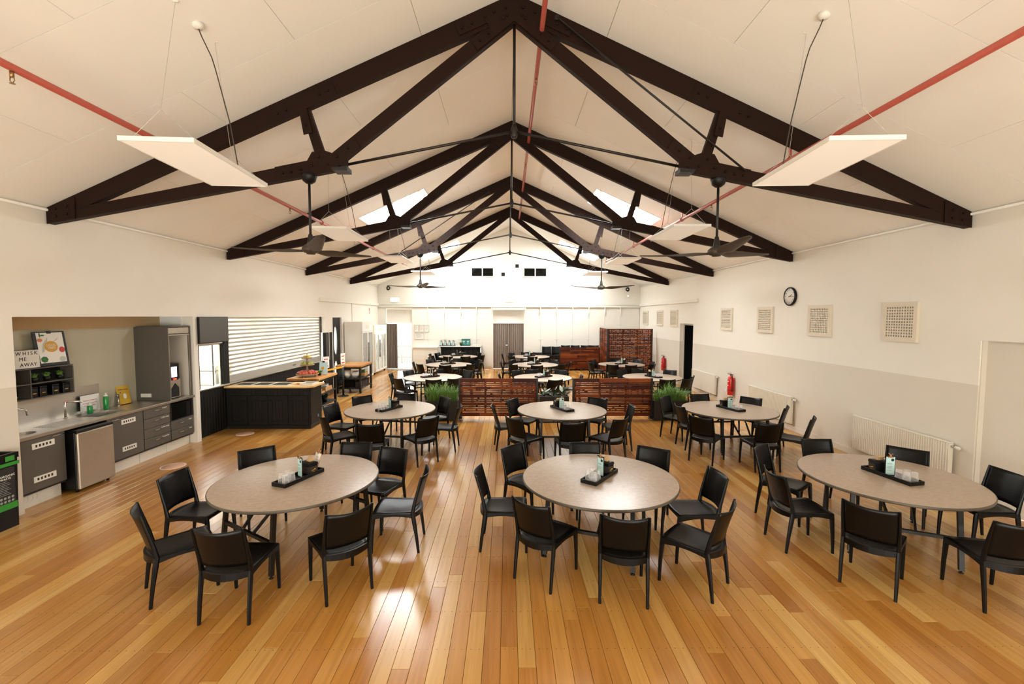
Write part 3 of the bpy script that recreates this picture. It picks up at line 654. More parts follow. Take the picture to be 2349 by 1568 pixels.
# ================================================================== SUSPENDED PANELS
def panel(label, x, y, z, rz, yl=1.28, wire=True, colour='rod'):
    p = thing('suspended_panel', label, 'light panel', (x, y, z), rz, 'white panels hung below the ceiling')
    hx, hy = 0.3, yl/2
    MB().bev((-hx, -hy, -0.02), (hx, -hy+0.012, 0.02), 0.003).bev((-hx, hy-0.012, -0.02), (hx, hy, 0.02), 0.003).bev((-hx, -hy+0.012, -0.02), (-hx+0.012, hy-0.012, 0.02), 0.003).bev((hx-0.012, -hy+0.012, -0.02), (hx, hy-0.012, 0.02), 0.003).build('panel_frame', 'white_plastic', p)
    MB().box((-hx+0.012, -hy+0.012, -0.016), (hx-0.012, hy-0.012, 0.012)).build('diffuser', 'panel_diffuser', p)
    s = -1 if x < XC else 1
    zt = ceil_z(x) - z
    hk = s*0.2
    for sy, ty in ((-0.85, 0.0), (0.85, 0.62)):
        top = ceil_z(x+hk) - z; j = (s*0.02, sy*hy*0.98, 0.28)
        MB().tube([(hk, ty, top), j], 0.0022, 4, False).tube([j, (-hx+0.03, sy*hy, 0.02)], 0.0022, 4, False).tube([j, (hx-0.03, sy*hy, 0.02)], 0.0022, 4, False).build('suspension_wire', 'shutter_bar', p)
        MB().bev((hk-0.03, ty-0.01, top-0.012), (hk+0.03, ty+0.01, top), 0.003).build('ceiling_hook', 'white_plastic', p)
    zt = ceil_z(x+hk) - z
    MB().tube([(hk, 0.33, zt-0.03), (hk-s*0.03, 0.34, zt-0.12), (hk-s*0.12, 0.34, zt-0.32), (hk-s*0.16, 0.33, zt-0.45), (-s*0.12, 0.26, 0.5), (-s*0.22, 0.2, 0.02)], 0.0055, 6).build('power_cord', 'fan_bronze', p)
    MB().lathe([(0.055, 0.01), (0.055, -0.02), (0.04, -0.045), (0.0, -0.05)], 14, (hk, 0.33, zt)).build('ceiling_rose', 'white_plastic', p)
    return p
PNL = [(-2.93, 4.40, 4.08, 3.5, 'large white hanging panel nearest the camera on the left'), (2.94, 4.28, 4.08, -3.5, 'large white hanging panel nearest the camera on the right'),
       (-2.97, 8.05, 4.08, 2, 'white hanging panel behind the near left fan'), (2.93, 7.75, 4.08, 0, 'white hanging panel behind the near right fan'),
       (-2.87, 11.6, 4.08, 0, 'white hanging panel before the third truss, left side'), (3.02, 11.75, 4.08, 0, 'white hanging panel before the third truss, right side'),
       (-2.85, 15.2, 4.08, 0, 'white hanging panel beyond the far left fan'), (2.97, 15.2, 4.08, 0, 'white hanging panel beyond the far right fan')]
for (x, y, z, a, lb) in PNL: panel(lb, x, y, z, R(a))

# ================================================================== CEILING FANS
def make_fan(label, x, y, ztop, zhub, ang):
    f = thing('ceiling_fan', label, 'fan', (x, y, zhub), 0, 'three bladed ceiling fans')
    h = ztop - zhub
    MB().lathe([(0.0, h-0.13), (0.04, h-0.125), (0.085, h-0.09), (0.105, h-0.03), (0.108, h)], 20).build('canopy', 'black_plastic', f)
    MB().tube([(0, 0, 0.1), (0, 0, h-0.1)], 0.017, 10).build('downrod', 'black_metal', f)
    MB().lathe([(0.022, 0.22), (0.03, 0.2), (0.045, 0.1), (0.06, 0.06)], 14).build('coupling', 'black_metal', f)
    MB().lathe([(0.0, 0.075), (0.07, 0.07), (0.115, 0.03), (0.12, -0.01), (0.09, -0.04), (0.06, -0.045), (0.058, -0.06), (0.0, -0.062)], 24).build('motor_housing', 'fan_bronze', f)
    bl = MB(); n = 14; m_ = 5; vs = []; fs = []
    for i in range(n+1):
        t = i/n; r = 0.09 + t*1.02
        q_ = min(1, t/0.28); q_ = q_*q_*(3-2*q_); wd = 0.034 + 0.066*q_ if t < 0.28 else 0.1 - 0.05*(t-0.28)/0.72
        if t > 0.88: wd *= math.sqrt(max(0.02, 1-((t-0.88)/0.12)**2))
        tw = -R(20)*(1-t)**1.3 - R(6); zc = -0.01 + 0.05*t*t
        for j in range(m_+1):
            u = (j/m_-0.5)*2; yy = u*wd*math.cos(tw); zz = zc + u*wd*math.sin(tw) - 0.012*(1-u*u)
            vs.append((r, yy, zz))
    k = len(vs); vs += [(v[0], v[1], v[2]-0.007) for v in vs]
    for i in range(n):
        for j in range(m_):
            a = i*(m_+1)+j; q = (a, a+1, a+m_+2, a+m_+1); fs.append(q); fs.append(tuple(x+k for x in reversed(q)))
    for i in range(n):
        for j in (0, m_):
            a = i*(m_+1)+j; fs.append((a, a+m_+1, a+m_+1+k, a+k))
    for j in range(m_):
        fs.append((j, j+1, j+1+k, j+k)); a = n*(m_+1)+j; fs.append((a, a+1, a+1+k, a+k))
    me = MB().add(vs, fs, True).mesh('blade'); me.materials.append(M['fan_bronze'])
    for q in range(3):
        b = put('blade', me, f); b.rotation_euler.z = R(ang + 120*q)
    return f
make_fan('large black fan nearest the camera on the left', -2.78, 6.36, 4.60, 3.56, -60)
make_fan('large black fan nearest the camera on the right', 2.97, 6.36, 4.58, 3.55, -96)
make_fan('smaller looking far fan on the left, below the third truss', -2.78, 14.25, 4.60, 3.57, -68)
make_fan('smaller looking far fan on the right, below the third truss', 2.99, 14.25, 4.58, 3.54, -38)

# ================================================================== TABLES AND CHAIRS
TN = {'A': 'front left', 'B': 'front centre', 'C': 'front right', 'D': 'second row left', 'E': 'second row centre', 'F': 'second row right',
      'G': 'third row left', 'J': 'third row centre', 'M': 'third row right', 'H': 'fourth row left', 'K': 'fourth row centre', 'N': 'fourth row right', 'I': 'back row left', 'L': 'back row centre'}
TP = dict(A=(-2.44,5.11,-32),B=(1.08,5.13,-22),C=(4.52,5.15,-25),D=(-2.38,8.98,-8),E=(1.10,8.92,0),F=(4.52,8.94,4),G=(-2.31,13.68,20),H=(-2.3,17.3,0),I=(-2.32,20.7,10),J=(1.09,13.65,0),K=(1.08,17.27,15),L=(1.09,20.7,0),M=(4.52,13.77,0),N=(4.49,17.4,0))
def make_table():
    t = thing('round_table', 'x', 'table', (0,0,0), 0, 'round folding dining tables')
    MB().lathe([(0.0, 0.708), (0.885, 0.708), (0.888, 0.714)], 72).lathe([(0.892, 0.7395), (0.888, 0.74), (0.0, 0.74)], 72).build('tabletop', 'laminate', t)
    MB().lathe([(0.886, 0.7075), (0.897, 0.711), (0.9, 0.72), (0.9, 0.733), (0.897, 0.738), (0.890, 0.7398), (0.886, 0.7394)], 72).build('edge_band', 'table_edge', t)
    for s in (-1, 1):
        y = s*0.56; k = s*0.06
        for sx in (-1, 1):
            l = MB().bar((sx*0.45, y, 0.70), (sx*0.47, y+k, 0.03), 0.042, 0.042, (0,1,0)).build('leg', 'black_metal', t)
            MB().lathe([(0.022, 0.0), (0.022, 0.008), (0.008, 0.012), (0.008, 0.035)], 10, (sx*0.47, y+k, 0)).build('levelling_foot', 'black_plastic', l)
        MB().bar((-0.46, y+k*0.55, 0.34), (0.46, y+k*0.55, 0.34), 0.034, 0.034).build('crossbar', 'black_metal', t)
        MB().bar((-0.46, y, 0.692), (0.46, y, 0.692), 0.036, 0.03).build('mounting_bar', 'black_metal', t)
        for sx in (-0.1, 0.1):
            MB().bar((sx, y+k*0.5, 0.35), (sx*1.3, y-s*0.16, 0.54), 0.02, 0.028).bar((sx*1.3, y-s*0.16, 0.54), (sx*1.3, y-s*0.32, 0.70), 0.014, 0.022).build('folding_brace', 'black_metal', t)
    for sx in (-0.2, 0.2): MB().bar((sx, -0.56, 0.697), (sx, 0.56, 0.697), 0.03, 0.02).build('underframe_rail', 'black_metal', t)
    return t
tb0 = make_table()
for i, (k, (x, y, a)) in enumerate(TP.items()):
    t = tb0 if i == 0 else dup(tb0); t.location = (x, y, 0); t.rotation_euler.z = R(a)
    t['label'] = 'round beige laminate folding table, ' + TN[k] + ' of the hall'

def chair_parts():
    """moulded plastic chair facing +y; rear feet y=-.26, back corners y=-.305 z=.862"""
    parts = []
    # backrest shell
    n, m_ = 12, 8; vs = []; fs = []
    def back(u, v):
        z = 0.505 + v*(0.862-0.505); hw = 0.206 + 0.006*math.sin(math.pi*v)
        yb = -0.205 - 0.10*((z-0.44)/0.422)**1.15
        bul = -(0.058*(0.8+0.2*v))*(1-u*u)
        return Vector((u*hw, yb+bul, z - 0.016*(1-u*u)*v**3))
    for j in range(m_+1):
        for i in range(n+1): vs.append(back(i/n*2-1, j/m_))
    k = len(vs); th = 0.010
    vs += [v + Vector((0, th, 0.0)) for v in vs]
    W_ = n+1
    for j in range(m_):
        for i in range(n):
            a = j*W_+i; q = (a, a+1, a+W_+1, a+W_); fs.append(q); fs.append(tuple(x+k for x in reversed(q)))
    for i in range(n):
        for j in (0, m_): a = j*W_+i; fs.append((a, a+1, a+1+k, a+k))
    for j in range(m_):
        for i in (0, n): a = j*W_+i; fs.append((a, a+W_, a+W_+k, a+k))
    parts.append(('backrest', MB().add(vs, fs, True)))
    # seat with aprons
    s = MB(); vs = []; fs = []; n, m_ = 10, 10
    for j in range(m_+1):
        v = j/m_; y = -0.215 + v*0.455; hw = 0.195 + 0.026*v
        for i in range(n+1):
            u = i/n*2-1; rear = -0.056*(1-u*u)*(1-v)**3; front = 0.012*(1-u*u)*v**3
            z = 0.452 - 0.020*(1-u*u)*math.sin(math.pi*min(1, v*1.0))**0.7 + 0.012*v*v - 0.01*max(0, v-0.85)*6
            vs.append(Vector((u*hw, y+rear+front, z)))
    W_ = n+1; k = len(vs); vs += [v + Vector((0, 0, -0.022)) for v in vs]
    for j in range(m_):
        for i in range(n):
            a = j*W_+i; q = (a, a+1, a+W_+1, a+W_); fs.append(q); fs.append(tuple(x+k for x in reversed(q)))
    for i in range(n):
        for j in (0, m_): a = j*W_+i; fs.append((a, a+1, a+1+k, a+k))
    for j in range(m_):
        for i in (0, n): a = j*W_+i; fs.append((a, a+W_, a+W_+k, a+k))
    s.add(vs, fs, True)
    # side aprons: arched strips; rear apron: curved strip; front apron
    for sx in (-1, 1):
        N_ = 8; vs = []; fs = []
        for i in range(N_+1):
            t = i/N_; y = -0.215 + t*0.45; x = sx*(0.205 + 0.014*t); zt = 0.446 + 0.008*t; zb = 0.392 + 0.028*math.sin(math.pi*t)
            for (dx, z) in ((-0.012, zb), (0.012, zb), (0.012, zt), (-0.012, zt)): vs.append((x+dx, y, z))
        for i in range(N_):
            for c in range(4): fs.append((i*4+c, i*4+(c+1) % 4, i*4+4+(c+1) % 4, i*4+4+c))
        fs += [(0,1,2,3), (N_*4+3, N_*4+2, N_*4+1, N_*4)]; s.add(vs, fs, False)
    for (y0, bulge, zt, zb) in ((-0.212, -0.060, 0.452, 0.400), (0.222, 0.012, 0.452, 0.415)):
        N_ = 10; vs = []; fs = []
        for i in range(N_+1):
            u = i/N_*2-1; y = y0 + bulge*(1-u*u); x = u*(0.2 if y0 < 0 else 0.215); zz = zb + (0.012*(1-u*u) if y0 > 0 else -0.012*(1-u*u))
            for (dy, z) in ((-0.011, zz), (0.011, zz), (0.011, zt), (-0.011, zt)): vs.append((x, y+dy, z))
        for i in range(N_):
            for c in range(4): fs.append((i*4+c, i*4+(c+1) % 4, i*4+4+(c+1) % 4, i*4+4+c))
        fs += [(0,1,2,3), (N_*4+3, N_*4+2, N_*4+1, N_*4)]; s.add(vs, fs, False)
    parts.append(('seat', s))
    # legs
    def sweep(path, mirror):
        vs = []; fs = []; n_ = len(path)
        for (x, y, z, wx, wy) in path:
            x *= mirror; c = 0.25
            for (a, b) in ((-1,-1+2*c),(-1+2*c,-1),(1-2*c,-1),(1,-1+2*c),(1,1-2*c),(1-2*c,1),(-1+2*c,1),(-1,1-2*c)): vs.append((x+a*wx/2, y+b*wy/2, z))
        for i in range(n_-1):
            for c in range(8): fs.append((i*8+c, i*8+(c+1) % 8, i*8+8+(c+1) % 8, i*8+8+c))
        fs += [tuple(range(8)), tuple(range(n_*8-1, n_*8-9, -1))]
        return MB().add(vs, fs, False)
    for sx in (-1, 1):
        parts.append(('leg', sweep([(0.208, 0.255, 0.0, 0.027, 0.027), (0.208, 0.248, 0.2, 0.034, 0.034), (0.207, 0.232, 0.40, 0.040, 0.046), (0.207, 0.224, 0.452, 0.038, 0.05)], sx)))
        parts.append(('leg', sweep([(0.212, -0.262, 0.0, 0.026, 0.027), (0.212, -0.242, 0.18, 0.031, 0.034), (0.211, -0.216, 0.36, 0.034, 0.046), (0.211, -0.203, 0.45, 0.032, 0.046), (0.213, -0.222, 0.56, 0.028, 0.036), (0.215, -0.258, 0.70, 0.024, 0.028), (0.214, -0.300, 0.862, 0.018, 0.020)], sx)))
    out = []
    for nme, mb in parts:
        me = mb.mesh(nme); me.materials.append(M['chair_black']); out.append((nme, me))
    return out
CPARTS = chair_parts()
def chair(x, y, rz, label, group, z=0.0):
    c = thing('dining_chair', label, 'chair', (x, y, z), R(rz), group)
    for nme, me in CPARTS: put(nme, me, c)
    return c
CH = {
'A': [(-3.16,4.21,-47), (-3.47,4.93,-93), (-3.17,5.66,-140), (-2.42,3.93,-0), (-1.64,4.24,39), (-1.26,5.02,-268), (-1.64,5.63,-201), (-2.13,5.87,-182)],
'B': [(-0.03,5.03,-93), (0.28,5.80,-134), (1.10,5.86,-178), (1.81,5.66,-215), (2.11,4.95,-267), (1.85,4.26,46), (1.11,4.15,-11), (0.40,4.41,-37)],
'C': [(3.67,5.73,-141), (4.49,6.02,-180), (5.21,5.66,-225), (5.49,4.99,87), (4.53,3.99,-12), (3.65,4.27,-47), (3.38,4.99,-91)],
'D': [(-3.07,8.04,-50), (-3.27,8.77,-108), (-3.05,9.55,-143), (-2.32,9.78,-180), (-1.58,9.43,-228), (-1.26,8.71,87), (-1.59,7.94,44), (-2.31,7.57,6)],
'E': [(0.02,8.79,-83), (0.35,9.27,-123), (1.82,9.32,-210), (2.18,8.75,88), (1.80,7.89,39), (1.09,7.67,4), (0.33,7.90,-48)],
'F': [(3.68,9.50,-141), (3.75,8.81,-86), (4.44,9.76,-174), (5.15,9.43,-226), (5.27,8.82,51), (5.15,7.88,49), (4.41,7.60,-0), (3.66,7.99,-47)],
'G': [(-3.30,13.64,-87), (-2.96,12.86,-39), (-3.00,14.25,-127), (-2.12,12.65,9), (-1.69,12.84,36), (-1.49,14.25,-224), (-1.33,13.51,89), (-2.36,14.57,-177)],
'H': [(-3.32,17.05,-83), (-3.05,16.57,-45), (-2.95,17.92,-135), (-2.24,16.26,-3), (-1.56,16.56,46), (-1.38,17.78,-245), (-1.28,17.02,76), (-2.17,18.19,-185)],
'I': [(-3.31,20.57,-93), (-3.17,20.09,-54), (-3.11,21.12,-118), (-2.55,19.68,-12), (-1.93,19.73,16), (-1.63,21.28,-234), (-1.41,20.29,65), (-2.25,21.35,-179)],
'J': [(0.05,13.54,-89), (0.49,14.32,-138), (0.90,14.53,-166), (1.59,14.39,-216), (1.94,13.34,86), (1.26,12.62,16)],
'K': [(0.04,17.22,-87), (0.39,16.48,-41), (0.41,17.86,-131), (1.07,16.23,-2), (1.81,16.52,44), (2.11,17.08,80), (1.69,17.92,-230)],
'L': [(0.05,20.66,-88), (0.37,19.94,-45), (0.40,21.28,-130), (1.09,19.65,0), (1.82,19.95,44), (2.04,20.38,84), (1.37,21.31,-197), (0.92,21.5,-169)],
'M': [(3.95,14.46,-150), (4.46,14.66,-172), (5.20,14.36,-219), (5.27,13.29,57), (5.04,12.86,27), (4.55,12.72,-5), (3.48,13.84,-99)],
'N': [(3.73,17.87,-129), (3.47,17.16,-76), (4.48,18.30,-175), (5.16,18.00,-228), (5.42,17.33,86), (5.20,16.63,40), (3.97,16.49,-23), (4.49,16.35,3)],
}

def side_word(x, y, cx, cy):
    a = math.degrees(math.atan2(y-cy, x-cx)) % 360
    return ['right side', 'far right side', 'far side', 'far left side', 'left side', 'near left side', 'near side', 'near right side'][int(((a+22.5) % 360)//45)]
for k, L_ in CH.items():
    cx, cy, _ = TP[k]; words = {}
    for c in L_: words.setdefault(side_word(c[0], c[1], cx, cy), []).append(c)
    for wd, cs in words.items():
        cs.sort(key=lambda c: math.atan2(c[1]-cy, c[0]-cx) if 'right' in wd else c[0])
        for j, (x, y, a) in enumerate(cs):
            ex = '' if len(cs) == 1 else (', nearer of two' if (y == min(c[1] for c in cs)) else ', farther of two') if len(cs) == 2 and abs(cs[0][1]-cs[1][1]) > 0.08 else (', left of two' if x == min(c[0] for c in cs) else ', right of two')
            chair(x, y, a, 'black chair on the ' + wd + ' of the ' + TN[k] + ' table' + ex, 'black chairs around the round tables')
# stacked chairs against the far wall
STK = [(1.93, 4, 0.088, 'leftmost stack'), (2.40, 4, 0.088, 'second stack from the left'), (2.87, 5, 0.082, 'third stack from the left'), (3.35, 5, 0.082, 'fourth stack from the left'), (3.85, 5, 0.082, 'fifth stack from the left'), (4.30, 5, 0.082, 'rightmost stack')]
for (x, n, dz, nm) in STK:
    for i in range(n):
        lv = {0: 'bottom', n-1: 'topmost'}.get(i, ['', 'second lowest', 'middle' if n == 5 else 'third lowest', 'second highest', ''][i])
        chair(x, 21.61 + 0.015*i, 180, '%s black chair of the %s against the far wall' % (lv, nm), 'stacked chairs at the far wall', i*dz)

# ================================================================== TABLE TRAYS
TRAYS = dict(A=(-2.43,5.1,69,4),B=(1.09,5.13,52,4),C=(4.56,5.13,100,4),D=(-2.4,8.94,61,6),E=(1.11,8.94,118,5),F=(4.57,8.96,109,4),G=(-2.40,13.70,38,4),H=(-2.34,17.4,36,4),I=(-2.40,20.95,30,4),J=(1.12,13.72,38,4),K=(1.05,17.35,38,4),L=(1.02,20.8,38,4),M=(4.55,13.72,115,4),N=(4.52,17.5,36,4))
GPOS = [(-0.225, -0.04), (-0.205, 0.042), (-0.14, -0.042), (-0.12, 0.045), (-0.07, -0.02), (-0.265, 0.0)]
gm = MB().lathe([(0.037, 0.0), (0.037, 0.03), (0.0365, 0.031), (0.031, 0.115), (0.029, 0.119), (0.0, 0.12)], 16).mesh('tumbler'); gm.materials.append(M['tumbler'])
tray_me = {}
def pm(nme, mb, m):
    me = mb.mesh(nme); me.materials.append(M[m]); tray_me[nme+m] = me; return me
P_base = pm('tray_base', MB().bev((-0.29, -0.1, 0), (0.29, 0.1, 0.012), 0.002), 'black_plastic')
P_rl = pm('tray_rim', MB().bev((-0.29, -0.1, 0.012), (0.29, -0.088, 0.045), 0.002).bev((-0.29, 0.088, 0.012), (0.29, 0.1, 0.045), 0.002).bev((-0.29, -0.088, 0.012), (-0.278, 0.088, 0.045), 0.002).bev((0.278, -0.088, 0.012), (0.29, 0.088, 0.045), 0.002), 'black_plastic')
# menu clipboard (faces local -x), leaning a little
P_mb = pm('board', MB().bev((-0.004, -0.055, 0), (0.004, 0.055, 0.235), 0.002), 'black_plastic')
P_mp = pm('menu_sheet', MB().box((-0.0062, -0.047, 0.006), (-0.0045, 0.047, 0.222)), 'mint')
P_md = pm('round_badge', MB().prism(ell(-0.022, 0.185, 0.017, 0.017, 18), -0.0075, -0.0063, 'x'), 'ink')
P_mc = pm('clip', MB().bev((-0.014, -0.032, 0.212), (0.008, 0.032, 0.226), 0.003).bev((-0.012, -0.01, 0.226), (0.002, 0.01, 0.25), 0.003).tube([(-0.006, -0.008, 0.25), (-0.02, -0.012, 0.262)], 0.005, 6).tube([(-0.006, 0.008, 0.25), (0.012, 0.012, 0.262)], 0.005, 6), 'copper_clip')
lines = MB()
for i, (w_, z_) in enumerate(((0.05, 0.142), (0.062, 0.132), (0.058, 0.112), (0.062, 0.105), (0.05, 0.098), (0.06, 0.091), (0.045, 0.084), (0.055, 0.06), (0.05, 0.053))):
    lines.box((-0.0075, 0.036-w_, z_), (-0.0063, 0.036, z_+(0.005 if i < 2 else 0.0022)))
P_ml = pm('print_lines', lines, 'ink_grey')
# napkin dispenser
P_nb = pm('dispenser_body', MB().bev((-0.06, -0.075, 0), (0.06, 0.075, 0.105), 0.006), 'black_plastic')
nl = MB(); nl.prism([(-0.062, 0.105), (0.062, 0.105), (0.058, 0.132), (0.03, 0.145), (-0.03, 0.145), (-0.058, 0.132)], -0.077, 0.077, 'y')
P_nl = pm('dispenser_lid', nl, 'black_plastic')
P_nf = pm('face_plate', MB().box((-0.05, -0.0775, 0.012), (0.05, -0.0755, 0.095)).box((-0.0625, -0.065, 0.012), (-0.0605, 0.065, 0.095)), 'grille_dark')
P_ng = pm('gold_mark', MB().prism([(-0.028, 0.05), (-0.005, 0.054), (0.004, 0.064), (0.02, 0.068), (0.026, 0.06), (0.018, 0.052), (0.004, 0.056), (-0.004, 0.048), (-0.028, 0.045)], -0.0792, -0.0777, 'y').box((-0.014, -0.0792, 0.03), (0.012, -0.0777, 0.034)), 'gold_ink')
P_nn = pm('napkin', MB().prism([(-0.02, 0.14), (0.02, 0.14), (0.05, 0.19), (0.03, 0.2), (-0.005, 0.168)], -0.03, 0.034, 'y'), 'bag_kraft')
P_pp = pm('pot', MB().lathe([(0.022, 0.0), (0.028, 0.045), (0.03, 0.05), (0.026, 0.05)], 12), 'ceramic')
def tuft(n, r, h, wd, seed, z0=0.0, spread=1.0, droop=0.3, kinds=None):
    g = random.Random(seed); mb = MB()
    for i in range(n):
        a = g.uniform(0, 6.283); rr = r*math.sqrt(g.random()); x, y = rr*math.cos(a), rr*math.sin(a)
        hh = h*g.uniform(0.55, 1.0); out = g.uniform(0.1, 1.0)*spread*h; b = a + g.uniform(-0.8, 0.8); dx, dy = math.cos(b), math.sin(b)
        px, py = -dy*wd/2, dx*wd/2; pts = []
        for t in (0, 0.4, 0.75, 1.0):
            d = out*t*t; z = z0 + hh*(t - droop*t**3); pts.append((x+dx*d, y+dy*d, z, (1-t**2*0.9)))
        vs = []; fs = []
        for (qx, qy, qz, s_) in pts: vs += [(qx-px*s_, qy-py*s_, qz), (qx+px*s_, qy+py*s_, qz)]
        for q in range(3): fs.append((q*2, q*2+1, q*2+3, q*2+2))
        mb.add(vs, fs, True)
    return mb
P_pf = pm('foliage', tuft(40, 0.02, 0.06, 0.012, 4, 0.045, 0.7), 'leaf_green')
for k, (x, y, a, ng) in TRAYS.items():
    tn = TN[k]; Z0 = 0.7402; mx = Matrix.Translation((x, y, Z0)) @ Matrix.Rotation(R(a), 4, 'Z')
    tr = thing('serving_tray', 'long black tray in the middle of the %s table' % tn, 'tray', (x, y, Z0), R(a), 'black trays on the tables')
    put('tray_base', P_base, tr); put('tray_rim', P_rl, tr)
    def at_(lx, ly, lz): return mx @ Vector((lx, ly, lz))
    gl = sorted([at_(px, py, 0.0125) for (px, py) in GPOS[:ng]], key=lambda v: v.y)
    for i, v in enumerate(gl):
        ex = ['frontmost', 'second', 'third', 'rearmost'][i] if ng == 4 else ['frontmost', 'second', 'third', 'fourth', 'fifth', 'rearmost'][i if i < ng-1 else 5]
        tag(put('tumbler', gm, None, v), '%s upturned clear tumbler on the %s table tray' % (ex, tn), 'glass', 'upturned tumblers on the trays')
    me_ = thing('menu_clipboard', 'mint green menu on a small black clipboard, %s table' % tn, 'menu', at_(0.02, 0.0, 0.014), R(a-18), 'mint menus on the trays')
    for nme, dd_ in (('board', P_mb), ('menu_sheet', P_mp), ('round_badge', P_md), ('clip', P_mc), ('print_lines', P_ml)): put(nme, dd_, me_)
    nb_ = thing('napkin_dispenser', 'black napkin dispenser on the %s table tray' % tn, 'napkin holder', at_(0.16, 0.0, 0.0125), R(a-8) if k not in 'CEF' else R(a+165), 'black napkin dispensers on the trays')
    for nme, dd_ in (('dispenser_body', P_nb), ('dispenser_lid', P_nl), ('face_plate', P_nf), ('gold_mark', P_ng), ('napkin', P_nn)): put(nme, dd_, nb_)
    if k in 'DEFHJ':
        pp = thing('tiny_pot_plant', 'tiny green pot plant on the %s table tray' % tn, 'plant', at_(-0.035, -0.045 if k != 'D' else 0.0, 0.0125), 0, 'tiny pot plants on the trays'); put('pot', P_pp, pp); put('foliage', P_pf, pp)
for k, lean in (('A', 20), ('G', 14)):
    x, y, a, _ = TRAYS[k]; mx = Matrix.Translation((x, y, 0.7402)) @ Matrix.Rotation(R(a), 4, 'Z')
    v = mx @ Vector((0.235 if k == 'A' else 0.09, 0.02, 0.014))
    c = thing('price_clipboard', 'pale pink leaflet on a wooden clipboard, %s table' % TN[k], 'clipboard', v, R(a-22))
    lm = Matrix.Rotation(R(lean), 4, 'Y') if k == 'A' else Matrix.Identity(4)
    for nme, mb_, m_n in (('board', MB().bev((0.0, -0.075, 0), (0.006, 0.075, 0.22), 0.002, lm), 'tan_wood'), ('leaflet', MB().box((-0.0016, -0.068, 0.005), (-0.0003, 0.068, 0.212), lm), 'paper'),
                          ('clip', MB().bev((-0.01, -0.03, 0.205), (0.01, 0.03, 0.22), 0.003, lm).tube([lm @ Vector((0, -0.006, 0.22)), lm @ Vector((0.01, -0.02, 0.25))], 0.006, 6).tube([lm @ Vector((0, 0.006, 0.22)), lm @ Vector((-0.006, 0.012, 0.262))], 0.006, 6), 'copper_clip'),
                          ('print_lines', MB().box((-0.003, -0.03, 0.165), (-0.0017, 0.03, 0.171), lm).box((-0.003, -0.024, 0.15), (-0.0017, 0.024, 0.155), lm).box((-0.003, -0.03, 0.135), (-0.0017, 0.03, 0.139), lm), 'terracotta')): mb_.build(nme, m_n, c)

# ================================================================== TIMBER SCREENS AND PLANTERS
SPC = {}
def screen(label, x0, y0, width, z0, z1, rz, rows_, gap, seed, thick=0.03, cast=True, solid=0.0, name='slatted_screen', m_='merbau'):
    g = random.Random(seed); t = thing(name, label, 'screen', (x0, y0, 0), rz)
    for px in (0, width): MB().bev((px-0.025, -0.03, 0.06 if cast else 0), (px+0.025, 0.03, z1+0.005), 0.004).build('post', 'black_metal', t)
    if cast:
        for px in (0.03, width-0.03):
            MB().bev((px-0.04, -0.16, 0.05), (px+0.04, 0.16, 0.075), 0.004).build('foot_plate', 'black_metal', t)
            for sy in (-0.12, 0.12): MB().lathe([(0.0, -0.012), (0.022, -0.012), (0.025, -0.006), (0.025, 0.006), (0.022, 0.012), (0.0, 0.012)], 12, mx=Matrix.Translation((px, sy, 0.0255)) @ Matrix.Rotation(R(90), 4, 'Y')).bev((px-0.02, sy-0.008, 0.03), (px-0.014, sy+0.008, 0.052), 0.002).build('castor', 'chrome', t)
    tot = sum(rows_) + gap*(len(rows_)-1); sc = (z1-z0)/tot; z = z1
    for j, h in enumerate(rows_):
        h *= sc; x = 0.026
        while x < width-0.03:
            ln = g.uniform(0.35, 0.95); e = min(x+ln, width-0.026)
            if width-0.026-e < 0.15: e = width-0.026
            MB().bev((x+0.0006, -thick/2, z-h), (e-0.0006, thick/2, z), 0.0025).build('slat', m_, t); x = e
        z -= h
        if j < len(rows_)-1:
            gp = gap*sc
            xs = [0.3*width/1.0*0.0 + 0.05, width/3, 2*width/3, width-0.05]
            if solid:
                k = 0.03
                while k < width-0.1:
                    if g.random() < solid: xs.append(k+0.04)
                    k += 0.09
            else:
                for _ in range(g.randint(1, 4)): xs.append(g.uniform(0.1, width-0.1))
            for q in xs: MB().box((q-0.025, -thick/2+0.003, z-gp+0.0002), (q+0.025, thick/2-0.003, z-0.0002)).build('spacer', m_, t)
            z -= gp
    for q in (width/3, 2*width/3): MB().box((q-0.02, thick/2, z0), (q+0.02, thick/2+0.02, z1-0.01)).build('batten', m_, t)
    return t
RW = [0.085, 0.03, 0.03, 0.07, 0.03, 0.035, 0.08, 0.035, 0.03, 0.075, 0.03, 0.035, 0.04, 0.085]
screen('low reddish timber slat screen on castors, left of the middle planter', -1.22, 11.2, 1.97, 0.085, 1.05, 0, RW, 0.013, 11)
screen('low reddish timber slat screen on castors, right of the middle planter', 1.68, 11.22, 2.0, 0.085, 1.05, 0, RW, 0.013, 12)
screen('low reddish timber screen hiding stacked chairs at the far wall', 2.5, 21.28, 1.92, 0.09, 1.13, 0, [0.06]*16, 0.004, 13, cast=True, solid=0.2)
screen('tall slatted reddish timber screen facing the camera at far right', 4.45, 19.6, 1.95, 0.09, 2.07, 0, ([0.05, 0.03, 0.03, 0.06, 0.03, 0.045] * 6), 0.008, 14, solid=0.55)
screen('tall reddish timber side screen joined to the far right screen', 4.44, 19.66, 1.55, 0.09, 2.07, R(90), [0.055]*34, 0.004, 15, solid=0.2, m_='merbau_y')

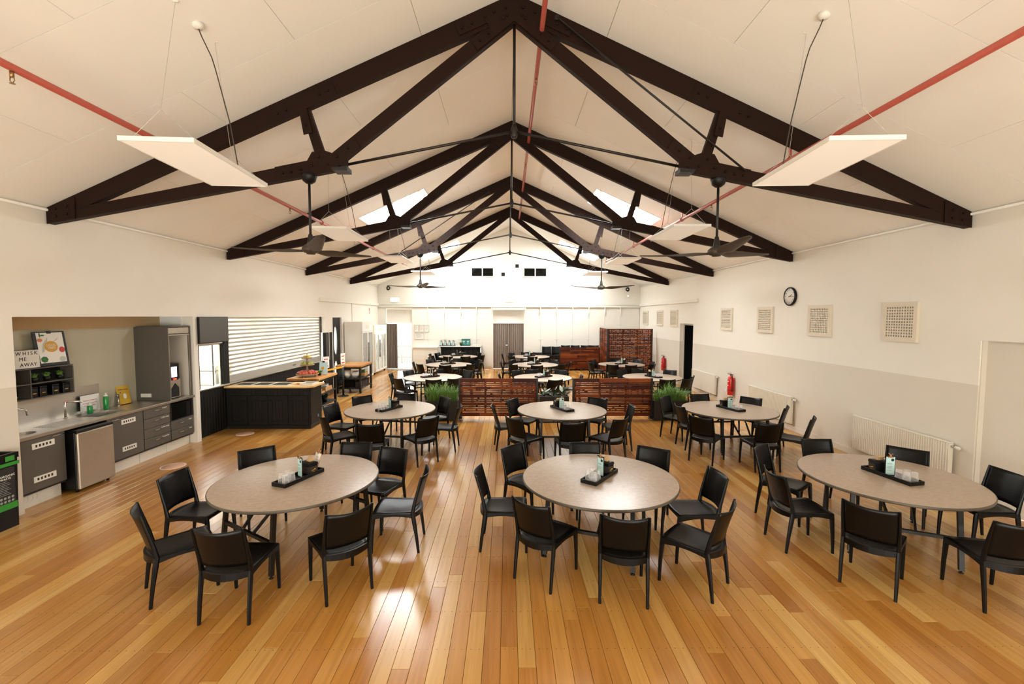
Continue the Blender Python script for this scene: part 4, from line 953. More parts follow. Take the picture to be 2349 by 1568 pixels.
def planter(label, x, y, w_, d_, h_, seed, kind='grass'):
    t = thing('planter', label, 'planter', (x, y, 0))
    MB().bev((-w_/2, -d_/2, 0.0), (w_/2, -d_/2+0.02, h_), 0.004).bev((-w_/2, d_/2-0.02, 0.0), (w_/2, d_/2, h_), 0.004).bev((-w_/2, -d_/2+0.02, 0.0), (-w_/2+0.02, d_/2-0.02, h_), 0.004).bev((w_/2-0.02, -d_/2+0.02, 0.0), (w_/2, d_/2-0.02, h_), 0.004).box((-w_/2+0.02, -d_/2+0.02, 0.0), (w_/2-0.02, d_/2-0.02, 0.03)).build('trough', 'planter_dark', t)
    MB().box((-w_/2+0.021, -d_/2+0.021, h_-0.08), (w_/2-0.021, d_/2-0.021, h_-0.04)).build('soil', 'soil', t)
    if kind == 'grass':
        g = random.Random(seed); n = 7
        for i in range(n):
            mb = tuft(64, 0.06, 0.8, 0.010, seed*10+i, 0, 0.55, 0.36)
            o = mb.build('grass_tuft', 'leaf_green', t, (-w_/2+0.09+(w_-0.18)*i/(n-1), g.uniform(-0.06, 0.06), h_-0.045)); o['kind'] = 'stuff'; o.scale = (1, 1, g.uniform(0.6, 1.15))
    return t
planter('dark trough of tall green grass beside the left slat screen', -1.66, 11.2, 0.80, 0.34, 0.5, 3)
planter('dark trough of tall green grass beside the right slat screen', 4.14, 11.25, 0.86, 0.34, 0.5, 4)
mp_ = planter('dark planter of silver and burgundy leaves between the two slat screens', 1.19, 11.35, 0.74, 0.4, 0.6, 5, 'none')
def leaf(ln, wd, bend, cup):
    vs = []; fs = []; n = 7
    for i in range(n+1):
        t = i/n; hw = wd/2*math.sin(math.pi*min(1, t*0.97+0.03))**0.75; r = ln*t; z = bend*ln*t*t
        for u in (-1, 0, 1): vs.append((r*math.cos(0.0), u*hw, -z + cup*abs(u)*hw))
    for i in range(n):
        for j in range(2): a = i*3+j; fs.append((a, a+1, a+4, a+3))
    k = len(vs); vs += [(v[0], v[1], v[2]-0.003) for v in vs]; fs += [tuple(q+k for q in reversed(f)) for f in fs]
    return MB().add(vs, fs, True)
g = random.Random(5); leaf_me = {}
for nm in ('leaf_silver', 'leaf_burgundy', 'leaf_dark'):
    me = leaf(0.27, 0.095, 0.25, 0.25).mesh('leaf'); me.materials.append(M[nm]); leaf_me[nm] = me
for i in range(30):
    px = g.choice([-0.25, -0.02, 0.24]); nm = ['leaf_silver', 'leaf_silver', 'leaf_burgundy', 'leaf_dark'][i % 4] if px < 0.1 else ['leaf_burgundy', 'leaf_burgundy', 'leaf_dark', 'leaf_silver'][i % 4]
    o = put('leaf', leaf_me[nm], mp_, (px+g.uniform(-0.03, 0.03), g.uniform(-0.05, 0.05), 0.56+g.uniform(0.0, 0.08)))
    o.rotation_euler = (g.uniform(-0.5, 0.5), -g.uniform(0.25, 1.25), g.uniform(0, 6.283)); s_ = g.uniform(0.75, 1.1); o.scale = (s_, s_, s_)

# ================================================================== KITCHENETTE
BX = -6.465
def facing_x(x, y, z): return frame_mx((x, y, z), (0, 1, 0), (0, 0, 1))      # lettering read from inside the hall on the left wall
def facing_ny(x, y, z): return frame_mx((x, y, z), (1, 0, 0), (0, 0, 1))     # lettering on faces turned to the camera
def facing_nx(x, y, z): return frame_mx((x, y, z), (0, -1, 0), (0, 0, 1))    # lettering on the right wall
def lin(a, b, n): return [a+(b-a)*i/(n-1) for i in range(n)]
def handle(par, y0, y1, z, x=None):
    x = BX if x is None else x
    MB().tube([(x-0.003, y0+0.01, z), (x+0.022, y0+0.01, z)], 0.005, 6).tube([(x-0.003, y1-0.01, z), (x+0.022, y1-0.01, z)], 0.005, 6).tube([(x+0.022, y0, z), (x+0.022, y1, z)], 0.006, 6).build('bar_handle', 'chrome', par)
def vent(par, y0, y1, z0, z1):
    n = 5; w_ = (y1-y0); hs = []
    for i in range(n):
        a = y0+w_*(0.14+0.155*i); hs.append([(a, z0+0.022), (a+w_*0.1, z0+0.022), (a+w_*0.1, z1-0.022), (a, z1-0.022)])
    v = MB().plate([(y0, z0), (y1, z0), (y1, z1), (y0, z1)], hs, BX+0.001, BX+0.008, 'x').build('vent_grille', 'white_plastic', par)
    MB().box((BX+0.0005, y0+0.01, z0+0.012), (BX+0.0015, y1-0.01, z1-0.012)).build('vent_mesh', 'grille_dark', v)
wt = thing('kitchen_worktop', 'stainless steel kitchenette worktop with sink and drainer in the alcove', 'worktop', (BX, AY0, 0.0))
W0 = lambda mb: mb
hol = [(-0.44, -0.12, 0.93, 1.75)]
MB().plate([(-0.645, 0.0), (0.02, 0.0), (0.02, 3.31), (-0.645, 3.31)], [[(-0.44, 1.3), (-0.12, 1.3), (-0.12, 1.85), (-0.44, 1.85)], ell(-0.22, 0.26, 0.13, 0.16, 20)], 0.965, 1.0, 'z').build('worktop_slab', 'stainless', wt)
MB().box((-0.44, 1.3, 0.8), (-0.12, 1.85, 0.81)).box((-0.45, 1.29, 0.8), (-0.44, 1.86, 0.965)).box((-0.12, 1.29, 0.8), (-0.11, 1.86, 0.965)).box((-0.44, 1.29, 0.8), (-0.12, 1.3, 0.965)).box((-0.44, 1.85, 0.8), (-0.12, 1.86, 0.965)).build('sink_bowl', 'stainless', wt)
MB().lathe([(0.0, 0.85), (0.11, 0.85), (0.15, 0.965)], 20, (-0.22, 0.26, 0)).build('round_basin', 'stainless', wt)
dr = MB()
for i in range(8): dr.bev((-0.44+0.042*i, 0.62, 1.0), (-0.425+0.042*i, 1.25, 1.005), 0.002)
dr.build('drainer_ribs', 'stainless', wt)['kind'] = 'stuff'
MB().box((-0.642, 0.0, 1.0), (-0.632, 1.9, 1.45)).build('upstand', 'stainless', wt)
MB().bev((0.018, 0.0, 0.955), (0.03, 3.31, 1.0), 0.004).build('front_edge', 'fridge_steel', wt)
def cab(label, y0, y1, name='base_cabinet'):
    c = thing(name, label, 'cabinet', (0, 0, 0))
    MB().box((BX-0.55, y0+0.002, 0.2), (BX-0.022, y1-0.002, 0.775)).build('carcass', 'cab_dark', c)
    MB().box((BX-0.12, y0+0.002, 0.0), (BX-0.10, y1-0.002, 0.2)).build('kickboard', 'white_plastic', c)
    return c
c1 = cab('dark grey base cabinet with two white vents, left of the bar fridge', AY0+0.04, 6.46)
d = MB().bev((BX-0.02, AY0+0.045, 0.23), (BX, 6.455, 0.95), 0.003).build('door', 'cab_grey', c1); handle(d, 6.26, 6.44, 0.92); vent(d, 6.0, 6.3, 0.80, 0.88); vent(d, 6.0, 6.3, 0.34, 0.42)
tv = MB().plate([(5.87, 0.07), (6.15, 0.07), (6.15, 0.17), (5.87, 0.17)], [ell(5.92+0.06*i, 0.12, 0.026, 0.035, 12) for i in range(4)], BX-0.099, BX-0.09, 'x').build('toe_vent', 'white_plastic', c1)
c2 = cab('dark grey base cabinet with two white vents, right of the bar fridge', 7.14, 7.85)
d = MB().bev((BX-0.02, 7.145, 0.23), (BX, 7.845, 0.95), 0.003).build('door', 'cab_grey', c2); handle(d, 7.2, 7.42, 0.91); vent(d, 7.4, 7.68, 0.80, 0.88); vent(d, 7.4, 7.68, 0.34, 0.42)
c3 = cab('dark grey four drawer unit in the kitchenette', 7.86, 8.48, 'drawer_unit')
for i, tx in enumerate(('Cutlery', 'Coffee mugs', 'Coffee mugs', 'Tea towels')):
    zt = 0.95-0.18*i; d = MB().bev((BX-0.02, 7.865, zt-0.176), (BX, 8.475, zt-0.003), 0.003).build('drawer', 'cab_grey', c3); handle(d, 8.08, 8.26, zt-0.06); text(tx, 0.038, 'ink_white', d, facing_x(BX+0.001, 8.345, zt-0.045), 'drawer_label')
c4 = thing('microwave_unit', 'dark grey unit with microwave niche above two drawers', 'cabinet', (0, 0, 0))
MB().box((BX-0.55, 8.49, 0.2), (BX-0.022, 9.1, 0.59)).box((BX-0.55, 8.49, 0.59), (BX, 8.505, 0.95)).box((BX-0.55, 9.085, 0.59), (BX, 9.1, 0.95)).box((BX-0.55, 8.505, 0.59), (BX-0.53, 9.085, 0.95)).box((BX-0.53, 8.505, 0.59), (BX-0.001, 9.085, 0.605)).build('carcass', 'cab_dark', c4)
MB().box((BX-0.12, 8.49, 0.0), (BX-0.10, 9.1, 0.2)).build('kickboard', 'white_plastic', c4)
for i in range(2):
    zt = 0.588-0.18*i; d = MB().bev((BX-0.02, 8.495, zt-0.176), (BX, 9.095, zt-0.003), 0.003).build('drawer', 'cab_grey', c4); handle(d, 8.68, 8.88, zt-0.07); text('Cups', 0.04, 'ink_white', d, facing_x(BX+0.001, 9.0, zt-0.05), 'drawer_label')
mw = thing('microwave', 'black microwave in the niche under the tall cabinet', 'microwave', (BX-0.2, 8.53, 0.607))
MB().bev((-0.3, 0, 0), (0.17, 0.53, 0.3), 0.008).build('oven_body', 'black_plastic', mw); MB().bev((0.171, 0.01, 0.01), (0.18, 0.40, 0.29), 0.004).build('oven_door', 'window_dark', mw); MB().bev((0.171, 0.41, 0.01), (0.178, 0.52, 0.29), 0.003).build('control_panel', 'black_plastic', mw)
bf = thing('bar_fridge', 'stainless fronted bar fridge standing under the worktop', 'fridge', (BX, 6.5, 0.0))
MB().bev((-0.42, 0.0, 0.04), (0.09, 0.6, 0.93), 0.01).build('fridge_body', 'black_plastic', bf)
MB().bev((0.093, 0.0, 0.05), (0.14, 0.6, 0.89), 0.012).build('fridge_door', 'fridge_steel', bf)
MB().bev((0.06, 0.0, 0.893), (0.14, 0.6, 0.935), 0.01).build('top_handle', 'black_plastic', bf)
for sy in (0.05, 0.55): MB().lathe([(0.02, 0), (0.02, 0.04)], 8, (0.05, sy, 0)).build('foot', 'black_plastic', bf)
tc_ = thing('tall_cabinet', 'tall dark grey cabinet with open tambour standing on the worktop', 'cabinet', (0, 0, 0))
MB().bev((AX+0.01, 8.5, 1.001), (BX, 8.52, 2.4), 0.002).build('side_panel', 'cab_grey', tc_); MB().bev((AX+0.01, 9.08, 1.001), (BX, 9.1, 2.4), 0.002).build('side_panel', 'cab_grey', tc_)
MB().bev((AX+0.01, 8.5, 2.4), (BX, 9.1, 2.42), 0.002).build('top_panel', 'cab_grey', tc_); MB().box((AX+0.01, 8.521, 1.001), (AX+0.03, 9.079, 2.399)).build('back_panel', 'wall_dado', tc_)
MB().bev((BX-0.06, 8.521, 2.27), (BX-0.01, 9.079, 2.399), 0.01).bev((BX-0.04, 8.521, 2.235), (BX-0.005, 9.079, 2.265), 0.006).build('tambour_roll', 'fridge_steel', tc_)
MB().box((AX+0.031, 9.072, 1.001), (BX-0.035, 9.0795, 2.26)).build('inner_lining', 'wall_dado', tc_)
for yy in (8.523, 9.055): MB().box((BX-0.03, yy, 1.001), (BX-0.008, yy+0.016, 2.235)).build('tambour_track', 'fridge_steel', tc_)
cm = thing('coffee_machine', 'black and silver coffee machine with lit panel inside the tall cabinet', 'coffee machine', (BX-0.1, 8.6, 1.001))
MB().bev((-0.35, 0.0, 0), (0.0, 0.3, 0.68), 0.012).build('machine_body', 'black_plastic', cm)
MB().prism([(0.01, 0.02), (0.29, 0.02), (0.29, 0.4), (0.24, 0.36), (0.06, 0.36), (0.01, 0.4)], 0.001, 0.014, 'x').build('silver_front', 'fridge_steel', cm)
MB().prism([(0.05, 0.03), (0.25, 0.03), (0.25, 0.2), (0.15, 0.3), (0.05, 0.2)], 0.015, 0.018, 'x').build('cup_bay', 'void_black', cm)
MB().box((0.001, 0.08, 0.42), (0.006, 0.22, 0.62)).build('display', 'screen_lit', cm)
MB().box((0.0145, 0.11, 0.37), (0.018, 0.19, 0.39)).build('status_light', 'red_led', cm)
sf = thing('wall_shelf', 'grey framed two tier wall shelf with black back in the alcove', 'shelf', (AX, 5.86, 1.41))
SD, SLN, SHH = 0.22, 1.23, 0.45
MB().box((0.013, 0, 0), (0.02, SLN, SHH)).build('back_panel', 'void_black', sf)
for z in (0, 0.215, 0.435): MB().bev((0.02, 0, z), (SD, SLN, z+0.015), 0.002).build('shelf_board', 'cab_grey', sf)
for y in (0.0, 0.585, SLN-0.015):
    for z in (0.0155, 0.2305): MB().bev((0.02, y, z), (SD, y+0.015, z+0.199), 0.002).build('upright', 'cab_grey', sf)
for i, y in enumerate((0.12, 0.4, 0.72, 0.9, 1.1)):
    p_ = thing('shelf_plant', '%s small green plant in a dark pot on the upper wall shelf' % ('leftmost', 'second', 'third', 'fourth', 'rightmost')[i], 'plant', (AX+0.13, 5.86+y, 1.41+0.2305), 0, 'small plants on the wall shelf')
    MB().lathe([(0.035, 0), (0.045, 0.07), (0.04, 0.07)], 12).build('pot', 'black_plastic', p_)
    o = tuft(70, 0.03, 0.1, 0.02, 60+i, 0.065, 0.6).build('foliage', 'leaf_green', p_)
for i, y in enumerate((0.66, 0.79, 0.97, 1.13)):
    p_ = thing('tea_canister', '%s black canister with a gold mark on the lower wall shelf' % ('leftmost', 'second', 'third', 'rightmost')[i], 'canister', (AX+0.14, 5.86+y, 1.41+0.0152), 0, 'black canisters on the wall shelf')
    MB().bev((-0.05, -0.05, 0), (0.05, 0.05, 0.13), 0.005).build('tin', 'black_plastic', p_); MB().bev((-0.052, -0.052, 0.131), (0.052, 0.052, 0.155), 0.005).build('lid', 'black_plastic', p_); MB().box((0.0505, -0.025, 0.05), (0.0515, 0.025, 0.062)).build('gold_mark', 'gold_ink', p_)
lb = thing('letter_lightbox', 'white letter board reading WHISK ME AWAY on the wall shelf', 'sign', (AX+0.15, 6.02, 1.862))
MB().bev((-0.04, 0.0, 0), (0.02, 0.62, 0.26), 0.005).build('box', 'white_plastic', lb)
for i in range(4): MB().box((0.0205, 0, 0.004+0.082*i), (0.026, 0.62, 0.010+0.082*i)).build('rail', 'paper', lb)
for i, (tx, cy, sp) in enumerate((('WHISK', 0.44, 1.5), ('ME', 0.385, 1.25), ('AWAY', 0.46, 1.15))): text(tx, 0.072, 'ink', lb, facing_x(0.0215, cy, 0.216-0.082*i), 'letters', space=sp)
pb = thing('poster_board', 'black easel clipboard with a GOOD VIBES fruit poster on the shelf', 'poster', (AX+0.17, 6.85, 1.865))
LM = Matrix.Rotation(R(-8), 4, 'Y')
PX = lambda mb: mb
MB().bev((-0.01, -0.24, 0), (0.0, 0.24, 0.52), 0.003, LM).build('board', 'black_plastic', pb)
MB().box((0.0005, -0.19, 0.045), (0.002, 0.2, 0.505), LM).build('sheet', 'paper', pb)
MB().prism(ell(0.0, 0.29, 0.1, 0.085, 26), 0.0024, 0.0032, 'x', LM).build('badge', 'ochre', pb)
text('GOOD', 0.05, 'ink_white', pb, LM @ facing_x(0.0042, 0.0, 0.31), 'lettering'); text('VIBES', 0.05, 'ink_white', pb, LM @ facing_x(0.0042, 0.0, 0.268), 'lettering')
MB().prism(ell(0.155, 0.235, 0.045, 0.045, 18), 0.0024, 0.0032, 'x', LM).build('tomato_print', 'tomato', pb)
MB().prism(ell(-0.13, 0.10, 0.055, 0.048, 7), 0.0024, 0.0032, 'x', LM).build('pepper_print', 'pepper_green', pb)
MB().prism(ell(-0.15, 0.395, 0.04, 0.028, 14), 0.0024, 0.0032, 'x', LM).build('fruit_print', 'terracotta', pb)
MB().prism(ell(-0.14, 0.47, 0.012, 0.035, 10, 0.3), 0.0024, 0.0032, 'x', LM).prism(ell(-0.1, 0.465, 0.03, 0.012, 10), 0.0024, 0.0032, 'x', LM).build('leaf_print', 'pepper_green', pb)
MB().prism([(-0.15, 0.2), (-0.12, 0.33), (-0.03, 0.44), (-0.05, 0.33), (-0.11, 0.22)], 0.0021, 0.0023, 'x', LM).prism([(0.03, 0.36), (0.13, 0.43), (0.1, 0.385)], 0.0021, 0.0023, 'x', LM).prism(ell(0.14, 0.09, 0.05, 0.04, 16), 0.0021, 0.0023, 'x', LM).build('pale_print', 'sage', pb)
MB().bev((-0.004, -0.03, 0.49), (0.012, 0.03, 0.53), 0.004, LM).build('clip', 'black_plastic', pb)
nt_ = thing('notice_card', 'white notice with red lettering standing behind the sink', 'notice', (AX+0.06, 7.33, 1.002))
MB().box((0, 0, 0.03), (0.004, 0.34, 0.29)).build('card', 'paper', nt_)
for i, tx in enumerate(('Thank you for helping keep', 'this tea and coffee area clean', 'by washing your dishes')): text(tx, 0.022, 'ink_red', nt_, facing_x(0.0048, 0.17, 0.2-0.045*i))
MB().box((-0.03, 0.03, 0), (0.006, 0.31, 0.03)).build('stand', 'clear_glass', nt_)
def tap(label, y, pts, r=0.012, base=0.024, extra=None):
    t = thing('kitchen_tap', label, 'tap', (AX+0.12, y, 1.0)); MB().lathe([(base, 0), (base, 0.012), (r+0.003, 0.02)], 14).build('base', 'chrome', t); MB().tube(pts, r, 10).build('spout', 'chrome', t)
    if extra: MB().tube(extra, 0.008, 8).build('lever', 'chrome', t)
tap('curved chrome gooseneck tap over the round basin', 6.22, [(0, 0, 0), (0, 0, 0.24), (0.02, 0.02, 0.29), (0.07, 0.07, 0.31), (0.12, 0.12, 0.28), (0.13, 0.13, 0.2)])
tap('straight chrome filter tap with red indicator lights', 7.02, [(0, 0, 0), (0, 0, 0.26), (0.004, 0.004, 0.262), (0.1, 0.12, 0.25), (0.13, 0.15, 0.235)], 0.016, 0.026)
MB().lathe([(0.007, 0), (0.007, 0.006)], 8, (AX+0.138, 7.02, 1.264)).build('indicator_light', 'red_led', bpy.data.objects['kitchen_tap.001']).matrix_parent_inverse = Matrix.Translation((-AX-0.12, -7.02, -1.0))
tap('short chrome mixer tap near the tall cabinet', 7.98, [(0, 0, 0), (0, 0, 0.2), (0.004, -0.004, 0.203), (0.06, -0.1, 0.19)], 0.018, 0.026, [(0, 0, 0.2), (0, 0.05, 0.24)])
for i, (y, h, lab) in enumerate(((7.40, 0.13, 'low clear dispenser of green soap by the filter tap'), (7.70, 0.23, 'tall squeeze bottle of green soap with white nozzle'))):
    t = thing('soap_bottle', lab, 'bottle', (AX+0.15, y, 1.0)); MB().lathe([(0.0, 0.0), (0.036, 0.0), (0.038, 0.01), (0.038, h-0.02), (0.03, h)], 14).build('bottle', 'soap_green', t)
    MB().lathe([(0.03, h), (0.028, h+0.02), (0.012, h+0.03), (0.008, h+0.06), (0.0, h+0.06)], 12).tube([(0, 0, h+0.05), (0.02, 0.02, h+0.05)], 0.005, 6).build('nozzle', 'white_plastic', t)
bk_ = thing('recipe_book', 'yellow booklet leaning on the wall beside the tall cabinet', 'book', (AX+0.09, 8.16, 1.002))
LB = Matrix.Rotation(R(-12), 4, 'Y') @ Matrix.Rotation(R(-4), 4, 'X')
MB().bev((-0.008, -0.13, 0), (0.0, 0.13, 0.34), 0.002, LB).build('cover', 'book_yellow', bk_); text('SUPER FOOD', 0.035, 'ink', bk_, LB @ facing_x(0.001, -0.0, 0.27)); MB().prism(ell(0.02, 0.15, 0.035, 0.05, 14), 0.0005, 0.0016, 'x', LB).build('print', 'paper', bk_); MB().bev((-0.02, -0.1, -0.002), (0.04, 0.1, 0.006), 0.002).build('stand', 'black_plastic', bk_)
so = thing('power_outlet', 'double power outlet on the side of the tall cabinet', 'outlet', (AX+0.2, 8.5, 1.1))
MB().bev((-0.1, -0.012, -0.035), (0.1, -0.001, 0.035), 0.003).build('plate', 'white_plastic', so); MB().bev((-0.07, -0.015, -0.012), (-0.04, -0.0121, 0.012), 0.001).bev((0.04, -0.015, -0.012), (0.07, -0.0121, 0.012), 0.001).build('switch', 'paper', so)
# ---- organic waste bin
bi = thing('waste_bin', 'black organic waste bin with green stripes at the left edge', 'bin', (-6.27, 5.29, 0))
hb = [(-0.125, -0.24), (0.125, -0.24), (0.125, 0.24), (-0.125, 0.24)]
vs = [(x*0.93, y*0.93, 0.0) for x, y in hb] + [(x, y, 0.86) for x, y in hb]
MB().add(vs, [(0,3,2,1), (0,1,5,4), (1,2,6,5), (2,3,7,6), (3,0,4,7), (4,5,6,7)]).build('bin_body', 'black_plastic', bi)
MB().plate([(-0.135, -0.25), (0.135, -0.25), (0.135, 0.25), (-0.135, 0.25)], [[(-0.1, -0.21), (0.1, -0.21), (0.1, 0.21), (-0.1, 0.21)]], 0.861, 0.93, 'z').build('lid_rim', 'black_plastic', bi)
def onbin(z): return 0.125*(0.93+0.07*z/0.86)
MB().box((0.128, -0.24, 0.78), (0.1365, 0.25, 0.82)).build('green_band', 'bin_green', bi)
MB().box((0.1182, -0.215, 0.24), (0.1215, 0.22, 0.32)).build('green_stripe', 'bin_green', bi)
MB().box((0.1182, -0.215, 0.32), (0.124, 0.2, 0.77)).build('label_sheet', 'ink', bi)
text('ORGANIC', 0.036, 'ink_white', bi, facing_x(0.1246, 0.04, 0.66), align='LEFT'); text('WASTE', 0.036, 'ink_white', bi, facing_x(0.1246, 0.04, 0.625), align='LEFT')
ln_ = MB()
for i in range(9): ln_.box((0.1242, 0.02, 0.59-0.02*i), (0.1248, 0.11+0.06*((i*7) % 3)/3, 0.595-0.02*i))
ln_.build('print_lines', 'ink_grey', bi)
ic = MB()
for i in range(8): ic.prism(ell(0.04+0.042*(i % 4), 0.39 - 0.045*(i//4), 0.016, 0.016, 9), 0.1242, 0.1248, 'x')
ic.build('food_icons', 'ink_grey', bi)
MB().box((0.1352, 0.1, 0.84), (0.1372, 0.2, 0.9)).build('green_tag', 'bin_green', bi)
# ---- television
mat('tv_screen', '#4b4842', 0.22, var=0.03)
tv_ = thing('television', 'wall mounted flat television above the servery window', 'television', (-6.36, 9.7, 2.32))
TM = Matrix.Rotation(R(0), 4, 'Z')
MB().bev((-0.05, -0.48, -0.28), (0.0, 0.48, 0.28), 0.008).build('casing', 'black_plastic', tv_); MB().box((0.0003, -0.465, -0.262), (0.0015, 0.465, 0.268)).build('screen', 'tv_screen', tv_)
MB().bev((-0.19, -0.08, -0.08), (-0.05, 0.08, 0.08), 0.006).build('wall_bracket', 'black_metal', tv_); MB().bev((-0.03, 0.3, -0.33), (0.01, 0.4, -0.285), 0.006).build('sensor_bar', 'black_plastic', tv_)

# ================================================================== BUFFET COUNTER
ct = thing('buffet_counter', 'dark panelled buffet counter with timber top beside the shutter', 'counter', (-6.53, 10.27, 0))
CW, CDp = 1.93, 0.62
MB().box((0, 0.02, 0.08), (CW, CDp, 0.95)).build('carcass', 'clad_dark', ct)
MB().bev((-0.0, -0.015, 0.0), (CW+0.02, CDp, 0.08), 0.008).build('plinth', 'clad_dark', ct)
fb = MB(); x = 0.0
while x < CW-0.01: fb.bev((x+0.001, 0.002, 0.78), (min(x+0.085, CW)-0.001, 0.0195, 0.95), 0.004); x += 0.085
fb.build('frieze_boards', 'clad_dark', ct)['kind'] = 'stuff'
eb = MB(); y = 0.02
while y < CDp-0.01: eb.bev((CW, y+0.001, 0.08), (CW+0.018, min(y+0.075, CDp)-0.001, 0.95), 0.005); y += 0.075
eb.build('end_boards', 'clad_dark', ct)['kind'] = 'stuff'
for i in range(4):
    x0 = 0.05+0.47*i; x1 = x0+0.43
    dr_ = MB().plate([(x0, 0.1), (x1, 0.1), (x1, 0.77), (x0, 0.77)], [[(x0+0.07, 0.17), (x1-0.07, 0.17), (x1-0.07, 0.64)] + [(x1-0.07-(x1-x0-0.14)*t, 0.64+0.05*math.sin(math.pi*t)) for t in (0.15, 0.3, 0.5, 0.7, 0.85)] + [(x0+0.07, 0.64)]], -0.002, 0.019, 'y').build('door', 'clad_dark', ct)
    pb_ = MB(); q = x0+0.07
    while q < x1-0.075: pb_.bev((q+0.001, 0.008, 0.17), (min(q+0.075, x1-0.07)-0.001, 0.0185, 0.66), 0.003); q += 0.075
    pb_.build('panel_boards', 'clad_dark', dr_)['kind'] = 'stuff'
    kx_ = x1-0.04 if i < 2 else x0+0.04
    MB().lathe([(0.008, 0), (0.008, 0.015), (0.016, 0.022), (0.012, 0.032), (0, 0.034)], 10, mx=Matrix.Translation((kx_, -0.002, 0.66)) @ ROTF).build('knob', 'black_plastic', dr_)
HO = [(0.12, 0.50), (0.54, 0.92), (0.96, 1.36)]
MB().plate([(-0.0, -0.07), (CW-0.06, -0.07), (CW+0.09, 0.04), (CW+0.09, CDp+0.02), (-0.0, CDp+0.02)], [[(a, 0.1), (b, 0.1), (b, 0.5), (a, 0.5)] for a, b in HO] + [[(1.42, 0.12), (1.62, 0.12), (1.62, 0.48), (1.42, 0.48)]], 0.962, 1.0, 'z').build('timber_top', 'bench_wood', ct)
for a, b in HO:
    MB().plate([(a-0.02, 0.08), (b+0.02, 0.08), (b+0.02, 0.52), (a-0.02, 0.52)], [[(a, 0.1), (b, 0.1), (b, 0.5), (a, 0.5)]], 1.0005, 1.012, 'z').build('pan_rim', 'stainless', ct)
    MB().box((a+0.001, 0.101, 0.962), (b-0.001, 0.499, 0.998)).build('pan', 'void_black', ct)
MB().box((1.42, 0.12, 0.951), (1.62, 0.48, 0.957)).build('cutlery_well', 'tan_wood', ct)
cb_ = thing('cutlery_box', 'open clear box of cutlery on the end of the buffet counter', 'box', (-6.53+1.80, 10.56, 1.001))
MB().plate([(-0.15, -0.17), (0.15, -0.17), (0.15, 0.17), (-0.15, 0.17)], [[(-0.14, -0.16), (0.14, -0.16), (0.14, 0.16), (-0.14, 0.16)]], 0.0, 0.045, 'z').box((-0.14, -0.16, 0.0), (0.14, 0.16, 0.004)).build('tray', 'white_plastic', cb_)
ctl = MB(); g = random.Random(8)
for i in range(16): xx, yy, aa = g.uniform(-0.1, 0.1), g.uniform(-0.1, 0.1), g.uniform(0, 3.1); ctl.bar((xx-0.06*math.cos(aa), yy-0.06*math.sin(aa), 0.012+0.002*i), (xx+0.06*math.cos(aa), yy+0.06*math.sin(aa), 0.014+0.002*i), 0.012, 0.004)
o = ctl.build('cutlery', 'chrome', cb_)

# ================================================================== KITCHEN ISLANDS
def island(label, x0, y0):
    t = thing('kitchen_island', label, 'island', (x0, y0, 0)); w_, l_ = 0.86, 1.28
    for i in range(12):
        MB().bev((w_*i/12+0.0006, 0, 0.90), (w_*(i+1)/12-0.0006, l_, 0.955), 0.0015).build('top_stave', 'butcher', t)
    for lx in (0.02, w_-0.08):
        for ly in (0.02, l_-0.08): MB().bev((lx, ly, 0.0), (lx+0.06, ly+0.06, 0.899), 0.003).build('leg', 'black_metal', t)
    MB().bev((0.085, 0.03, 0.84), (w_-0.085, 0.05, 0.899), 0.002).bev((0.085, l_-0.05, 0.84), (w_-0.085, l_-0.03, 0.899), 0.002).bev((0.03, 0.085, 0.84), (0.05, l_-0.085, 0.899), 0.002).bev((w_-0.05, 0.085, 0.84), (w_-0.03, l_-0.085, 0.899), 0.002).build('apron', 'black_metal', t)
    MB().bev((0.03, 0.03, 0.47), (w_-0.03, l_-0.03, 0.51), 0.003).build('shelf', 'black_metal', t); MB().bev((0.03, 0.03, 0.15), (w_-0.03, l_-0.03, 0.19), 0.003).build('shelf', 'black_metal', t)
    MB().box((0.0, 0.081, 0.2), (0.02, l_-0.081, 0.84)).build('side_board', 'black_metal', t)
    return t
I1 = (-5.88, 11.78); I2 = (-5.79, 14.9)
island('timber topped black kitchen island carrying the tiered fruit stand', *I1)
island('timber topped black kitchen island behind the yellow belt barrier', *I2)
# tiered fruit stand
FX, FY = I1[0]+0.37, I1[1]+0.42; FZ = 0.9555
fs_ = thing('fruit_stand', 'three tier wooden fruit stand on the nearer island', 'stand', (FX, FY, FZ))
for a in (0.5, 2.6, 4.7): MB().lathe([(0.022, 0), (0.028, 0.02), (0.02, 0.035), (0.03, 0.055)], 10, (0.2*math.cos(a), 0.2*math.sin(a), 0)).build('foot', 'rustic_wood', fs_)
for (r_, z_) in ((0.29, 0.055), (0.185, 0.31), (0.14, 0.50)): MB().lathe([(0.0, z_), (r_-0.01, z_), (r_, z_+0.01), (r_, z_+0.032), (r_-0.012, z_+0.034), (r_-0.014, z_+0.018), (0.0, z_+0.018)], 28).build('tier_plate', 'rustic_wood', fs_)
MB().lathe([(0.02, 0.073), (0.03, 0.1), (0.016, 0.16), (0.03, 0.22), (0.02, 0.31)], 12).build('turned_post', 'rustic_wood', fs_); MB().lathe([(0.02, 0.328), (0.028, 0.36), (0.014, 0.42), (0.026, 0.47), (0.02, 0.5)], 12).build('turned_post', 'rustic_wood', fs_)
MB().lathe([(0.012, 0.518), (0.012, 0.64)], 10).tube([(0.035*math.cos(a), 0, 0.68+0.035*math.sin(a)) for a in lin(0, 6.283, 17)], 0.004, 6, False).build('ring_handle', 'rustic_wood', fs_)
am = MB().lathe([(0.0, 0.004), (0.02, 0.0), (0.036, 0.018), (0.04, 0.04), (0.032, 0.062), (0.012, 0.07), (0.0, 0.064)], 12).mesh('apple'); am.materials.append(M['apple'])
